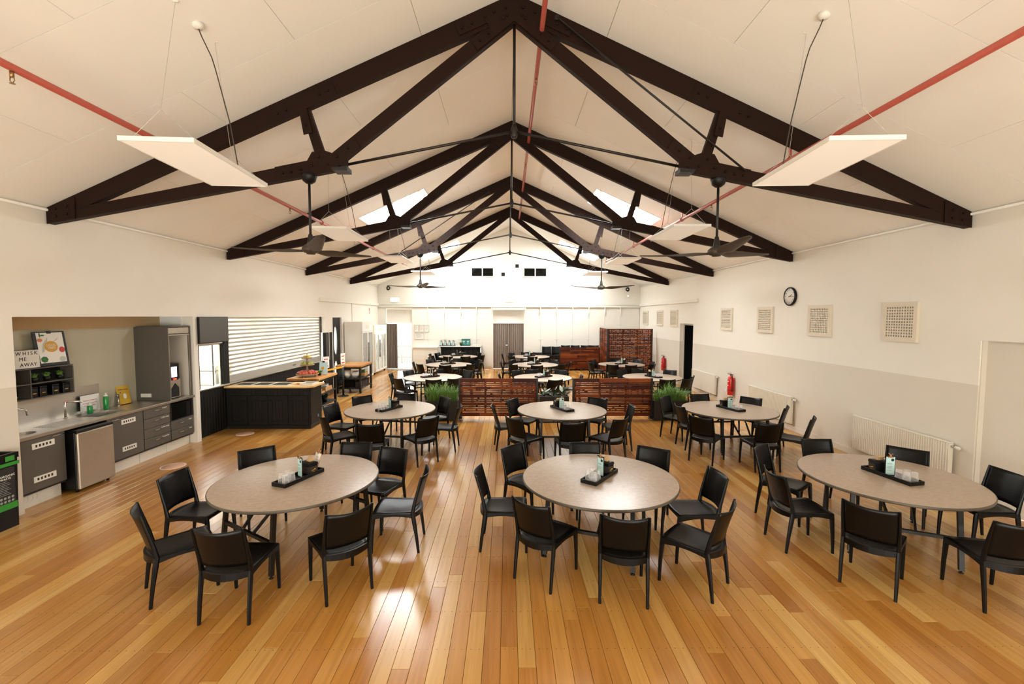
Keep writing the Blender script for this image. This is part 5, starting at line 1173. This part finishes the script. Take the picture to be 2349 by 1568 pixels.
pe = MB().lathe([(0.0, 0.002), (0.02, 0.0), (0.036, 0.022), (0.037, 0.038), (0.024, 0.065), (0.014, 0.085), (0.0, 0.09)], 12).mesh('pear'); pe.materials.append(M['pear'])
stm_ = MB().tube([(0, 0, 0), (0.003, 0, 0.018)], 0.002, 5).mesh('stem'); stm_.materials.append(M['rustic_wood'])
def fruit(nm, me, v, label, grp, sz):
    o = put(nm, me, None, v); tag(o, label, nm, grp); s_ = put('stem', stm_, o, (0, 0, sz)); o.rotation_euler = (random.uniform(-0.3, 0.3), random.uniform(-0.3, 0.3), random.uniform(0, 6)); return o
compass = ['front', 'front right', 'right', 'rear right', 'rear', 'rear left', 'left', 'front left']
for i in range(16):
    a = -math.pi/2 + 2*math.pi*i/16; fruit('apple', am, (FX+0.225*math.cos(a), FY+0.225*math.sin(a), FZ+0.074), 'red apple in the outer ring of the bottom fruit tier, %s%s' % (compass[i//2], ' edge' if i % 2 == 0 else ' gap'), 'apples on the fruit stand', 0.062)
for i in range(10):
    a = -math.pi/2 + 0.2 + 2*math.pi*i/10; fruit('apple', am, (FX+0.14*math.cos(a), FY+0.14*math.sin(a), FZ+0.105), 'red apple heaped in the inner ring of the bottom tier, %s' % ['front', 'front right', 'near right', 'right', 'rear right', 'rear', 'rear left', 'left', 'near left', 'front left'][i], 'apples on the fruit stand', 0.062)
for i in range(8):
    a = -math.pi/2 + 2*math.pi*i/8; fruit('pear', pe, (FX+0.115*math.cos(a), FY+0.115*math.sin(a), FZ+0.329), 'green pear on the middle fruit tier, %s' % compass[i], 'pears on the fruit stand', 0.088)
bn = MB().tube([(0.09*math.cos(t), 0.09*math.sin(t), 0) for t in lin(-1.0, 1.0, 9)], [0.006, 0.013, 0.017, 0.019, 0.019, 0.018, 0.016, 0.011, 0.005], 8).mesh('banana'); bn.materials.append(M['banana'])
for i in range(8):
    a = 2*math.pi*i/8; o = put('banana', bn, None, (FX-0.02*math.cos(a), FY-0.02*math.sin(a), FZ+0.54+0.006*i)); o.rotation_euler.z = a; tag(o, 'yellow banana on the top fruit tier, curving towards the %s' % ['right', 'rear right', 'rear', 'rear left', 'left', 'front left', 'front', 'front right'][i], 'banana', 'bananas on the fruit stand')
bc = thing('menu_card_stand', 'pale blue card with an orange smiling face behind the fruit stand', 'card', (I1[0]+0.62, I1[1]+0.86, 0.9555))
LB2 = Matrix.Rotation(R(-8), 4, 'X')
MB().bev((-0.12, 0, 0), (0.12, 0.008, 0.36), 0.002, LB2).build('board', 'sky_blue_card', bc); MB().prism(ell(-0.02, 0.18, 0.045, 0.045, 20), -0.0022, -0.0004, 'y', LB2).build('smiley', 'ochre', bc); MB().bev((-0.03, -0.01, 0.34), (0.03, 0.014, 0.385), 0.004, LB2).build('clip', 'black_plastic', bc); MB().bev((-0.1, -0.03, 0), (0.1, 0.07, 0.008), 0.002).build('base', 'tan_wood', bc)
def bushy(label, x, y, z, h, r, seed, m_='leaf_green', potm='black_plastic', grp=None):
    t = thing('potted_herb', label, 'plant', (x, y, z), 0, grp); MB().lathe([(r*0.7, 0), (r, h*0.45), (r*0.9, h*0.45)], 12).build('pot', potm, t); tuft(110, r*0.9, h*0.62, r*0.35, seed, h*0.42, 0.8, 0.35).build('foliage', m_, t); return t
bushy('small green potted herb behind the fruit stand', I1[0]+0.60, I1[1]+0.66, 0.9555, 0.17, 0.06, 71)
def crate(label, x, y, z, lx, ly, h, rz=0):
    t = thing('wooden_crate', label, 'crate', (x, y, z), rz); hx, hy = lx/2, ly/2
    MB().bev((-hx, -hy, 0), (hx, -hy+0.012, h), 0.002).build('side', 'crate_wood', t); MB().bev((-hx, hy-0.012, 0), (hx, hy, h), 0.002).build('side', 'crate_wood', t)
    MB().bev((-hx, -hy+0.012, 0), (-hx+0.012, hy-0.012, h), 0.002).build('end', 'crate_wood', t); MB().bev((hx-0.012, -hy+0.012, 0), (hx, hy-0.012, h), 0.002).build('end', 'crate_wood', t); MB().box((-hx+0.0125, -hy+0.0125, 0), (hx-0.0125, hy-0.0125, 0.008)).build('bottom', 'crate_wood', t); return t
crate('shallow wooden tray of cards on the shelf of the nearer island', I1[0]+0.60, I1[1]+0.28, 0.5105, 0.42, 0.42, 0.05)
for i in range(4):
    c = thing('menu_booklet', '%s white menu booklet in the shelf tray' % ('front', 'second', 'third', 'rear')[i], 'booklet', (I1[0]+0.66, I1[1]+0.14+0.085*i, 0.52), 0, 'white menu booklets'); MB().bev((-0.09, -0.004, 0), (0.09, 0.004, 0.1), 0.001, Matrix.Rotation(R(-30), 4, 'X')).build('cover', 'paper', c); MB().box((-0.06, -0.0055, 0.04), (0.06, -0.0045, 0.06), Matrix.Rotation(R(-30), 4, 'X')).build('print', 'ink', c)
crate('wooden crate of folded cloths on the shelf of the nearer island', I1[0]+0.60, I1[1]+0.85, 0.5105, 0.36, 0.46, 0.11)
for i in range(3):
    c = thing('folded_cloth', '%s folded grey cloth in the crate' % ('lowest', 'middle', 'topmost')[i], 'cloth', (I1[0]+0.60, I1[1]+0.85, 0.52+0.05*i), R(7*i), 'folded cloths'); MB().bev((-0.14, -0.19, 0), (0.14, 0.19, 0.046), 0.015).build('fold', 'cloth_grey', c)
wl_ = thing('crumpled_linen', 'crumpled white linen on the shelf near the island leg', 'cloth', (I1[0]+0.34, I1[1]+0.28, 0.5105)); vs = []; g = random.Random(4)
mb = MB().lathe([(0.13, 0.0), (0.14, 0.04), (0.09, 0.1), (0.05, 0.14), (0.0, 0.15)], 14); mb.v = [tuple(Vector(v)*(1+g.uniform(-0.14, 0.14))) if v[2] > 0.001 else v for v in mb.v]; mb.build('heap', 'cloth_grey', wl_)
bushy('bushy plant in a black pot on the low shelf, front of the nearer island', I1[0]+0.66, I1[1]+0.24, 0.1905, 0.26, 0.08, 72, 'leaf_dark'); bushy('bushy plant in a black pot on the low shelf, rear of the nearer island', I1[0]+0.68, I1[1]+0.78, 0.1905, 0.26, 0.08, 73, 'leaf_dark')
for i, (dx, dy, nn) in enumerate(((0.34, 0.2, 3), (0.58, 0.22, 2), (0.55, 0.44, 2))):
    for j in range(nn):
        b = thing('serving_bowl', '%s white bowl of the %s stack on the farther island shelf' % (('bottom', 'top')[j > 0] if nn == 2 else ('bottom', 'middle', 'top')[j], ('left', 'right', 'rear')[i]), 'bowl', (I2[0]+dx, I2[1]+dy, 0.5105+0.05*j), 0, 'stacked white bowls')
        MB().lathe([(0.0, 0.0), (0.05, 0.0), (0.1, 0.08), (0.112, 0.16), (0.106, 0.16), (0.094, 0.085), (0.045, 0.012), (0.0, 0.012)], 20).build('shell', 'ceramic', b)
crate('small wooden crate at the rear of the farther island shelf', I2[0]+0.62, I2[1]+0.85, 0.5105, 0.3, 0.34, 0.12); bushy('green plant in the small crate on the farther island', I2[0]+0.62, I2[1]+0.88, 0.52, 0.26, 0.07, 74)
for i in range(5):
    c = thing('storage_caddy', '%s black caddy on the low shelf of the farther island' % ('front', 'second', 'third', 'fourth', 'rear')[i], 'caddy', (I2[0]+0.70, I2[1]+0.22+0.2*i, 0.1905), 0, 'black caddies on the low shelf'); MB().bev((-0.09, -0.07, 0), (0.09, 0.07, 0.2), 0.006).build('tub', 'grille_dark', c); MB().bev((-0.095, -0.075, 0.2005), (0.095, 0.075, 0.225), 0.006).build('lid', 'black_plastic', c)
c = thing('storage_box', 'large black box on the low shelf of the farther island', 'box', (I2[0]+0.34, I2[1]+0.5, 0.1905)); MB().bev((-0.2, -0.3, 0), (0.2, 0.3, 0.24), 0.008).build('tub', 'black_plastic', c); MB().bev((-0.205, -0.305, 0.2405), (0.205, 0.305, 0.262), 0.006).build('lid', 'black_plastic', c)
# queue barriers
def post(label, x, y, sign_rz):
    t = thing('barrier_post', label, 'barrier', (x, y, 0)); MB().lathe([(0.0, 0.0), (0.17, 0.0), (0.175, 0.012), (0.15, 0.03), (0.04, 0.045), (0.0, 0.045)], 24).build('base', 'black_metal', t); MB().tube([(0, 0, 0.045), (0, 0, 0.93)], 0.032, 12).build('pole', 'black_metal', t); MB().lathe([(0.033, 0.93), (0.036, 0.94), (0.036, 0.99), (0.02, 1.0)], 14).build('belt_head', 'chrome', t)
    mx = Matrix.Rotation(sign_rz, 4, 'Z'); s_ = MB().bev((-0.12, -0.008, 1.04), (0.12, 0.008, 1.40), 0.004, mx).build('sign_frame', 'chrome', t); MB().box((-0.11, -0.0095, 1.05), (0.11, -0.0082, 1.39), mx).build('sign_sheet', 'paper', s_); MB().box((-0.07, -0.0105, 1.3), (0.07, -0.0097, 1.33), mx).box((-0.05, -0.0105, 1.2), (0.05, -0.0097, 1.22), mx).box((-0.08, -0.0105, 1.08), (0.08, -0.0097, 1.12), mx).build('red_print', 'ink_red', s_); MB().tube([(0, 0, 1.0), (0, 0, 1.04)], 0.012, 8).build('sign_stem', 'chrome', t); return t
q1 = post('black belt barrier post with a round base in front of the farther island', -5.37, 14.45, R(75)); q2 = post('black belt barrier post with a sign behind the nearer island', -5.50, 13.42, R(55))
v0, v1 = Vector((0, -0.037, 0.965)), Vector((-0.13, -0.99, 0.965)); MB().bar(v0, v1, 0.003, 0.055).build('belt', 'tape_yellow', q1)
# ================================================================== FRIDGES ALONG THE LEFT WALL
def glass_fridge(label, x, y0, y1, z1, depth, lit, ndoor, caster):
    t = thing('display_fridge', label, 'fridge', (x, y0, 0)); L_ = y1-y0; b0_ = 0.09
    MB().bev((-depth, 0, b0_), (-0.06, 0.02, z1), 0.003).build('side_wall', 'white_plastic', t); MB().bev((-depth, L_-0.02, b0_), (-0.06, L_, z1), 0.003).build('side_wall', 'white_plastic', t)
    MB().bev((-depth, 0.0205, b0_), (-depth+0.03, L_-0.0205, z1), 0.002).build('back_wall', 'fridge_light' if lit else 'white_plastic', t); MB().bev((-depth+0.0305, 0.0205, z1-0.03), (-0.06, L_-0.0205, z1), 0.002).build('roof_panel', 'white_plastic', t)
    MB().bev((-depth+0.0305, 0.0205, b0_), (-0.06, L_-0.0205, b0_+0.05), 0.002).build('floor_panel', 'white_plastic', t)
    hd = z1-0.38
    h_ = MB().bev((-0.059, 0, hd), (0.0, L_, z1), 0.006).build('header', 'fridge_light' if lit else 'white_plastic', t); MB().box((0.0005, L_*0.3, hd+0.1), (0.003, L_*0.6, hd+0.25)).build('grille', 'wall_dado', h_)
    for k in range(ndoor):
        a = L_*k/ndoor+0.006; b = L_*(k+1)/ndoor-0.006; d_ = MB().plate([(a, b0_+0.05), (b, b0_+0.05), (b, hd-0.005), (a, hd-0.005)], [[(a+0.06, b0_+0.11), (b-0.06, b0_+0.11), (b-0.06, hd-0.06), (a+0.06, hd-0.06)]], -0.055, 0.0, 'x').build('door', 'white_plastic', t)
        MB().box((-0.03, a+0.061, b0_+0.111), (-0.024, b-0.061, hd-0.061)).build('glass_pane', 'clear_glass', d_); MB().tube([(0.025, a+0.05 if k else b-0.05, 0.75), (0.025, a+0.05 if k else b-0.05, 1.55)], 0.012, 8).bev((0.0, (a+0.05 if k else b-0.05)-0.01, 0.8), (0.025, (a+0.05 if k else b-0.05)+0.01, 0.83), 0.002).build('handle', 'cab_grey' , d_)
    for k in range(3): MB().box((-depth+0.04, 0.03, 0.5+0.42*k), (-0.07, L_-0.03, 0.51+0.42*k)).build('wire_shelf', 'shutter_bar', t)
    for yy in (0.1, L_-0.1): MB().lathe([(0.0, -0.015), (0.04, -0.015), (0.045, 0), (0.04, 0.015), (0.0, 0.015)], 12, mx=Matrix.Translation((-0.1, yy, 0.045)) @ ROTF).bev((-0.11, yy-0.02, 0.05), (-0.09, yy-0.016, 0.0895), 0.002).build('castor', 'black_plastic', t); MB().lathe([(0.0, -0.015), (0.04, -0.015), (0.045, 0), (0.04, 0.015), (0.0, 0.015)], 12, mx=Matrix.Translation((-depth+0.08, yy, 0.045)) @ ROTF).bev((-depth+0.07, yy-0.02, 0.05), (-depth+0.09, yy-0.016, 0.0895), 0.002).build('castor', 'black_plastic', t)
    return t
glass_fridge('tall white two door glass fridge nearer the camera on the left wall', -5.68, 17.4, 18.8, 2.38, 0.70, False, 2, False)
glass_fridge('tall lit glass door fridge beside the folding door', -5.84, 19.65, 21.45, 2.2, 0.54, True, 3, True)
rs = thing('wall_sign', 'small red fire equipment sign high on the left wall', 'sign', (XL+0.001, 20.7, 2.85)); MB().bev((0, -0.06, -0.13), (0.004, 0.06, 0.13), 0.001).build('plate', 'terracotta', rs); MB().box((0.0042, -0.035, -0.09), (0.005, 0.035, 0.0)).build('pictogram', 'ink_white', rs)

# ================================================================== FAR WALL THINGS
et = thing('buffet_table', 'stainless topped table with a black skirt against the far wall', 'table', (-3.34, 21.74, 0)); ew = 2.05
MB().bev((0, -0.03, 1.11), (ew, 0.31, 1.15), 0.004).build('steel_top', 'stainless', et); MB().box((0.02, 0.30, 1.151), (ew-0.02, 0.31, 1.25)).build('upstand', 'stainless', et)
for lx in (0.04, ew-0.04):
    for ly in (0.02, 0.28): MB().tube([(lx, ly, 0.0), (lx, ly, 1.11)], 0.02, 8).build('leg', 'stainless', et)
n_ = 70; pts = [(0.07+(ew-0.14)*i/n_, 0.02+0.012*math.sin(i*1.9)) for i in range(n_+1)]
MB().prism(pts + [(p[0], p[1]+0.008) for p in reversed(pts)], 0.02, 1.105, 'z').build('cloth_skirt', 'curtain_black', et)
def std_menu(label, x, y, z, w_, h_, m_='mint'):
    t = thing('menu_clipboard', label, 'menu', (x, y, z), R(-6)); MB().bev((-w_/2, 0, 0), (w_/2, 0.008, h_), 0.002).build('board', 'black_plastic', t); MB().box((-w_/2+0.008, -0.0014, 0.006), (w_/2-0.008, -0.0003, h_-0.016)).build('menu_sheet', m_, t); MB().bev((-0.02, -0.01, h_-0.02), (0.02, 0.012, h_+0.03), 0.004).build('clip', 'copper_clip', t); MB().prism(ell(w_*0.2, h_*0.75, 0.018, 0.018, 14), -0.003, -0.0016, 'y').build('round_badge', 'ink', t)
for i in range(4):
    xx = -3.27+0.2*i
    o = thing('condiment_tray', '%s spare black tray on the far buffet table' % ('leftmost', 'second', 'third', 'rightmost')[i], 'tray', (xx, 21.86, 1.1505), 0, 'spare trays on the far buffet'); put('base', MB().bev((-0.09, -0.08, 0), (0.09, 0.08, 0.02), 0.003).build('tray_base', 'black_plastic', o).data, None) if False else MB().bev((-0.09, -0.08, 0), (0.09, 0.08, 0.02), 0.003).build('tray_base', 'black_plastic', o); MB().bev((-0.09, -0.08, 0.0205), (0.09, -0.07, 0.035), 0.002).build('rim', 'black_plastic', o)
    std_menu('%s mint menu on the far buffet table' % ('leftmost', 'second', 'third', 'rightmost')[i], xx, 21.84, 1.172, 0.11, 0.24)
    c = thing('napkin_dispenser', '%s napkin dispenser on the far buffet table' % ('leftmost', 'second', 'third', 'rightmost')[i], 'napkin holder', (xx+0.04, 21.895, 1.172), 0, 'black napkin dispensers on the trays'); c.scale = (0.45, 0.45, 0.8)
    for nme, dd_ in (('dispenser_body', P_nb), ('dispenser_lid', P_nl), ('gold_mark', P_ng)): put(nme, dd_, c)
bushy('green pot plant on the far buffet table', -2.3, 21.85, 1.1505, 0.22, 0.07, 75)
for i, xx in enumerate((-2.16, -1.95)):
    t = thing('poster_stand', ('left', 'right')[i]+' teal poster on the far buffet table', 'poster', (xx, 21.88+0.01*i, 1.1505)); MB().bev((-0.11, 0, 0), (0.11, 0.01, 0.34), 0.002).build('board', 'black_plastic', t); MB().box((-0.1, -0.002, 0.03), (0.1, -0.0004, 0.32)).build('sheet', 'teal_print', t); MB().box((-0.06, -0.0034, 0.18), (0.05, -0.0022, 0.24)).box((-0.06, -0.0034, 0.12), (0.03, -0.0022, 0.14)).build('print', 'mint', t); MB().bev((-0.06, -0.03, 0), (0.06, 0.04, 0.006), 0.002).build('foot', 'black_plastic', t)
for i, (a, b, c, d) in enumerate(((-4.64, -4.42, 1.82, 2.17), (-4.38, -4.16, 1.82, 2.17), (-4.12, -3.9, 1.82, 2.17), (-4.62, -4.15, 1.46, 1.78))):
    t = thing('framed_notice', ('leftmost framed notice of the upper row beside the exit', 'middle framed notice of the upper row beside the exit', 'rightmost framed notice of the upper row beside the exit', 'wide framed evacuation plan below the three notices')[i], 'notice', ((a+b)/2, EY-0.031, (c+d)/2), 0, 'framed notices on the far wall')
    w_, h_ = (b-a)/2, (d-c)/2; MB().plate([(-w_, -h_), (w_, -h_), (w_, h_), (-w_, h_)], [[(-w_+0.018, -h_+0.018), (w_-0.018, -h_+0.018), (w_-0.018, h_-0.018), (-w_+0.018, h_-0.018)]], -0.014, 0, 'y').build('frame', 'shutter_bar', t); MB().box((-w_+0.018, -0.006, -h_+0.018), (w_-0.018, -0.001, h_-0.018)).build('sheet', 'paper', t)
    pl = MB()
    for k in range(6): pl.box((-w_*0.7, -0.0075, h_*0.6-h_*0.2*k), (w_*(0.3+0.1*(k*5 % 4)), -0.0062, h_*0.6-h_*0.2*k+0.008))
    pl.build('print_lines', ('ink_grey', 'ink_red', 'ink_grey', 'ink_grey')[i], t)
lg = thing('boxed_ledge', 'low white boxed ledge between the exit and the far buffet', 'ledge', (-4.68, EY-0.032, 0)); MB().box((0, -0.14, 0.0), (0.6, 0, 1.04)).build('panel', 'wall_white', lg); MB().box((0.604, -0.14, 0.0), (1.22, 0, 1.04)).build('panel', 'wall_white', lg); MB().bev((-0.01, -0.18, 1.041), (1.23, 0, 1.1), 0.006).build('cap', 'wall_white', lg)
o = thing('wall_outlet', 'black power outlet on the boxed ledge', 'outlet', (-4.68+0.78, EY-0.173, 0.52)); MB().bev((-0.045, -0.012, -0.06), (0.045, 0, 0.06), 0.003).build('plate', 'black_plastic', o); MB().bev((-0.02, -0.03, -0.03), (0.02, -0.0121, 0.01), 0.003).build('plug', 'terracotta', o)
for i, (x, z, w_) in enumerate(((-5.58, 3.42, 0.22), (0.05, 3.40, 0.23))):
    t = thing('exit_sign', ('glowing exit sign above the open exit at left', 'glowing exit sign above the closed folding door')[i], 'sign', (x, EY-0.001, z), 0, 'lit exit signs'); MB().bev((-w_, -0.03, -0.1), (w_, 0, 0.1), 0.008).build('housing', 'white_plastic', t); MB().box((-w_+0.015, -0.036, -0.085), (w_-0.015, -0.0305, 0.085)).build('lit_face', 'exit_green', t); text('EXIT', 0.11, 'exit_mark', t, facing_ny(0.06, -0.0368, 0.0))
for i, (x, z, sg) in enumerate(((-5.87, 3.98, 1), (5.92, 3.95, -1))):
    t = thing('horn_speaker', ('round dark loudspeaker in the left corner of the far wall', 'round dark loudspeaker in the right corner of the far wall')[i], 'speaker', (x, EY-0.16, z), R(-25*sg)); MB().lathe([(0.0, 0.1), (0.07, 0.09), (0.1, 0.03), (0.115, 0.0), (0.105, 0.0), (0.06, 0.05), (0.0, 0.05)], 20, mx=Matrix.Rotation(R(90), 4, 'X') @ Matrix.Scale(-1, 4, (0, 0, 1))).build('horn', 'cab_dark', t); MB().lathe([(0.0, 0.0), (0.03, 0.0), (0.03, 0.06)], 12, mx=Matrix.Rotation(R(90), 4, 'X') @ Matrix.Scale(-1, 4, (0, 0, 1))).build('driver', 'paper', t); MB().tube([(0, 0.08, 0.02), (0, 0.1, 0.12), (0, 0.15, 0.13)], 0.01, 6).build('bracket', 'white_plastic', t)
t = thing('motion_sensor', 'small white sensor below the right corner loudspeaker', 'sensor', (5.97, EY-0.001, 3.64)); MB().bev((-0.05, -0.06, -0.05), (0.05, 0, 0.05), 0.015).build('case', 'white_plastic', t); MB().bev((-0.025, -0.063, -0.035), (0.025, -0.0605, 0.0), 0.002).build('lens', 'exit_green', t)
for i, (x, z) in enumerate(((-0.23, 4.68), (0.46, 5.09))):
    t = thing('square_vent', ('lower small black square vent between the gable windows', 'upper small black square vent between the gable windows')[i], 'vent', (x, EY-0.001, z), 0, 'square gable vents'); MB().plate([(-0.1, -0.1), (0.1, -0.1), (0.1, 0.1), (-0.1, 0.1)], [[(-0.085, -0.085), (0.085, -0.085), (0.085, 0.085), (-0.085, 0.085)]], -0.012, 0, 'y').build('frame', 'wall_white', t); MB().box((-0.085, -0.006, -0.085), (0.085, -0.001, 0.085)).build('mesh', 'void_black', t)
t = thing('door_mat', 'grey entrance mat on the floor inside the exit', 'mat', (-5.35, 21.6, 0.0005)); MB().bev((-0.45, -0.28, 0), (0.75, 0.28, 0.012), 0.004).build('pile', 'mat_grey', t)
# ================================================================== RIGHT WALL THINGS
def radiator(label, y0, y1):
    t = thing('radiator', label, 'radiator', (XR, y0, 0), 0, 'white panel radiators on the right wall'); L_ = y1-y0; z0, z1 = 0.17, 0.80; n = int(L_/0.04); vs = []; fs = []
    prof = []
    for i in range(n):
        a = 0.02+(L_-0.04)*i/n; w_ = (L_-0.04)/n; prof += [(a, -0.096), (a+w_*0.16, -0.110), (a+w_*0.56, -0.110), (a+w_*0.72, -0.096)]
    prof.append((L_-0.02, -0.098)); poly = [(q[1], q[0]) for q in prof]
    MB().prism(poly + [(-0.09, L_-0.02), (-0.09, 0.02)], z0+0.02, z1-0.02, 'z').build('ribbed_front', 'enamel', t)
    MB().bev((-0.112, 0.0, z1-0.02), (-0.035, L_, z1), 0.006).build('top_grille', 'enamel', t); MB().bev((-0.1, 0.0, z0), (-0.04, L_, z0+0.02), 0.005).build('bottom_rail', 'enamel', t)
    for yy in (0.0, L_-0.018): MB().bev((-0.105, yy, z0+0.021), (-0.035, yy+0.018, z1-0.021), 0.004).build('end_cover', 'enamel', t)
    MB().box((-0.06, 0.02, z0+0.03), (-0.045, L_-0.02, z1-0.03)).build('rear_panel', 'enamel', t)
    for yy in (L_*0.2, L_*0.8): MB().bev((-0.044, yy-0.02, z0+0.1), (0.0, yy+0.02, z1-0.1), 0.003).build('wall_bracket', 'enamel', t)
    MB().tube([(-0.07, 0.0, z1-0.06), (-0.07, -0.05, z1-0.06)], 0.012, 8).tube([(-0.07, -0.05, z1-0.06), (0, -0.05, z1-0.06)], 0.01, 8).build('valve', 'chrome', t); MB().tube([(-0.07, -0.055, z1-0.06), (-0.07, -0.11, z1-0.06), (-0.07, -0.125, z1-0.06)], [0.022, 0.026, 0.016], 12).build('thermostat_head', 'white_plastic', t)
radiator('white ribbed radiator nearest the camera on the right wall', 6.36, 8.2); radiator('white ribbed radiator between the nearer extinguisher and the near radiator', 10.02, 11.82); radiator('white ribbed radiator beside the dark doorway', 13.75, 15.5)
ven = None
for i, (y0, y1) in enumerate(((7.05, 7.72), (8.97, 9.65), (10.94, 11.62), (12.93, 13.62), (17.13, 17.88), (18.77, 19.5), (20.75, 21.5))):
    lab = 'square white lattice vent on the right wall, %s from the camera' % ('first', 'second', 'third', 'fourth', 'fifth', 'sixth', 'seventh')[i]
    t = thing('wall_vent', lab, 'vent', (XR, (y0+y1)/2, 2.55), 0, 'lattice vents along the right wall'); w_ = (y1-y0)/2; h_ = 0.33
    MB().plate([(-w_, -h_), (w_, -h_), (w_, h_), (-w_, h_)], [[(-w_+0.07, -h_+0.07), (w_-0.07, -h_+0.07), (w_-0.07, h_-0.07), (-w_+0.07, h_-0.07)]], -0.045, 0.0, 'x').build('frame', 'vent_paint', t)
    gr = MB(); iw, ih = w_-0.07, h_-0.07
    for k in range(12): yy = -iw+2*iw*k/11; gr.box((-0.03, yy-0.0095, -ih), (-0.01, yy+0.0095, ih))
    for k in range(12): zz = -ih+2*ih*k/11; gr.box((-0.032, -iw, zz-0.0095), (-0.012, iw, zz+0.0095))
    gr.build('lattice', 'vent_paint', t)['kind'] = 'stuff'; MB().box((-0.004, -iw, -ih), (-0.001, iw, ih)).build('backing', 'grille_dark', t)
ck = thing('wall_clock', 'round white wall clock with black rim on the right wall', 'clock', (XR, 10.3, 3.10)); FXM = Matrix.Rotation(R(-90), 4, 'Y')
MB().lathe([(0.0, 0.0), (0.21, 0.0), (0.215, 0.02), (0.215, 0.05), (0.2, 0.06), (0.19, 0.055), (0.19, 0.04)], 36, mx=FXM).build('rim', 'black_plastic', ck); MB().lathe([(0.0, 0.041), (0.189, 0.041), (0.189, 0.044), (0.0, 0.044)], 36, mx=FXM).build('face', 'paper', ck)
def hand(a, l_, w_): d = Vector((0, -math.sin(a), math.cos(a))); return MB().bar(Vector((-0.048, 0, 0))-d*0.03, Vector((-0.048, 0, 0))+d*l_, w_, 0.003, (1, 0, 0))
hand(R(68), 0.1, 0.012).build('hour_hand', 'ink', ck); hand(R(92), 0.15, 0.008).build('minute_hand', 'ink', ck)
tk = MB()
for k in range(12): a = 2*math.pi*k/12; d = Vector((0, -math.sin(a), math.cos(a))); tk.bar(Vector((-0.0455, 0, 0))+d*0.165, Vector((-0.0455, 0, 0))+d*0.182, 0.006, 0.002, (1, 0, 0))
tk.build('minute_ticks', 'ink', ck)
for k in range(1, 13): a = 2*math.pi*k/12; text(str(k), 0.036, 'ink', ck, facing_nx(-0.0455, -0.142*math.sin(a), 0.142*math.cos(a)), 'numeral')
def extinguisher(label, y, z0):
    t = thing('fire_extinguisher', label, 'extinguisher', (XR-0.1, y, z0), R(-90), 'red fire extinguishers on the right wall')
    MB().lathe([(0.0, 0.0), (0.075, 0.0), (0.08, 0.015), (0.08, 0.46), (0.065, 0.52), (0.03, 0.55), (0.025, 0.57), (0.0, 0.57)], 24).build('cylinder', 'ext_red', t)
    MB().lathe([(0.022, 0.57), (0.022, 0.6), (0.0, 0.605)], 10).bev((-0.012, -0.09, 0.6), (0.012, 0.03, 0.612), 0.003).bev((-0.01, -0.1, 0.635), (0.01, 0.02, 0.645), 0.003).build('valve_handle', 'black_metal', t)
    MB().tube([(0.0, 0.02, 0.59), (0.06, 0.03, 0.6), (0.095, 0.0, 0.54), (0.098, 0.0, 0.2), (0.095, 0.0, 0.1)], 0.01, 8).build('hose', 'black_plastic', t)
    n = 10; vs = []; 
    lb_ = MB(); arc = [R(a) for a in lin(200, 320, n)]
    for (r0, z0_, z1_) in ((0.0812, 0.2, 0.42),):
        for a in arc: vs += [(r0*math.cos(a), r0*math.sin(a), z0_), (r0*math.cos(a), r0*math.sin(a), z1_)]
        lb_.add(vs, [(2*i, 2*i+2, 2*i+3, 2*i+1) for i in range(n-1)])
    o = lb_.build('label_print', 'ext_red', t)
    for (z0_, z1_, f0, f1) in ((0.39, 0.41, 210, 300), (0.33, 0.36, 215, 250), (0.27, 0.3, 220, 290), (0.16, 0.18, 215, 240)):
        vs = []; 
        for a in lin(R(f0), R(f1), 6): vs += [(0.0822*math.cos(a), 0.0822*math.sin(a), z0_), (0.0822*math.cos(a), 0.0822*math.sin(a), z1_)]
        MB().add(vs, [(2*i, 2*i+2, 2*i+3, 2*i+1) for i in range(5)]).build('white_print', 'ink_white', o)
    MB().lathe([(0.0815, 0.145), (0.0825, 0.145), (0.0825, 0.16), (0.0815, 0.16)], 24).build('strap', 'black_plastic', t); MB().box((-0.02, 0.081, 0.1), (0.02, 0.099, 0.5)).build('wall_bracket', 'ext_red', t)
extinguisher('red fire extinguisher between two radiators, nearer the camera', 12.77, 0.35); extinguisher('red fire extinguisher beyond the dark doorway, near the tall screen', 18.37, 0.38)
o = thing('light_switch', 'small white wall outlet left of the nearer extinguisher', 'outlet', (XR, 13.22, 0.42)); MB().bev((-0.01, -0.06, -0.04), (0, 0.06, 0.04), 0.002).build('plate', 'white_plastic', o); MB().bev((-0.014, -0.02, -0.015), (-0.0101, 0.02, 0.015), 0.001).build('rocker', 'paper', o)
# ================================================================== FLOOR STICKERS
for i, (x, y, r_) in enumerate(((-5.85, 7.68, 0.2), (-5.85, 9.82, 0.19), (-1.1, 21.75, 0.2), (-4.0, 5.0, 0.0))):
    if r_: t = thing('floor_sticker', ('round pink floor sticker in front of the kitchenette', 'round pink floor sticker before the buffet counter', 'round pink floor sticker at the far wall')[i], 'sticker', (x, y, 0.0003), 0, 'round floor stickers'); MB().lathe([(0.0, 0.0), (r_, 0.0), (r_, 0.0006), (0.0, 0.0006)], 30).build('disc', 'sticker', t); MB().plate(ell(0, 0, r_*0.9, r_*0.9, 30), [ell(0, 0, r_*0.84, r_*0.84, 30)], 0.0007, 0.0009, 'z').build('ring_print', 'ink_white', t)
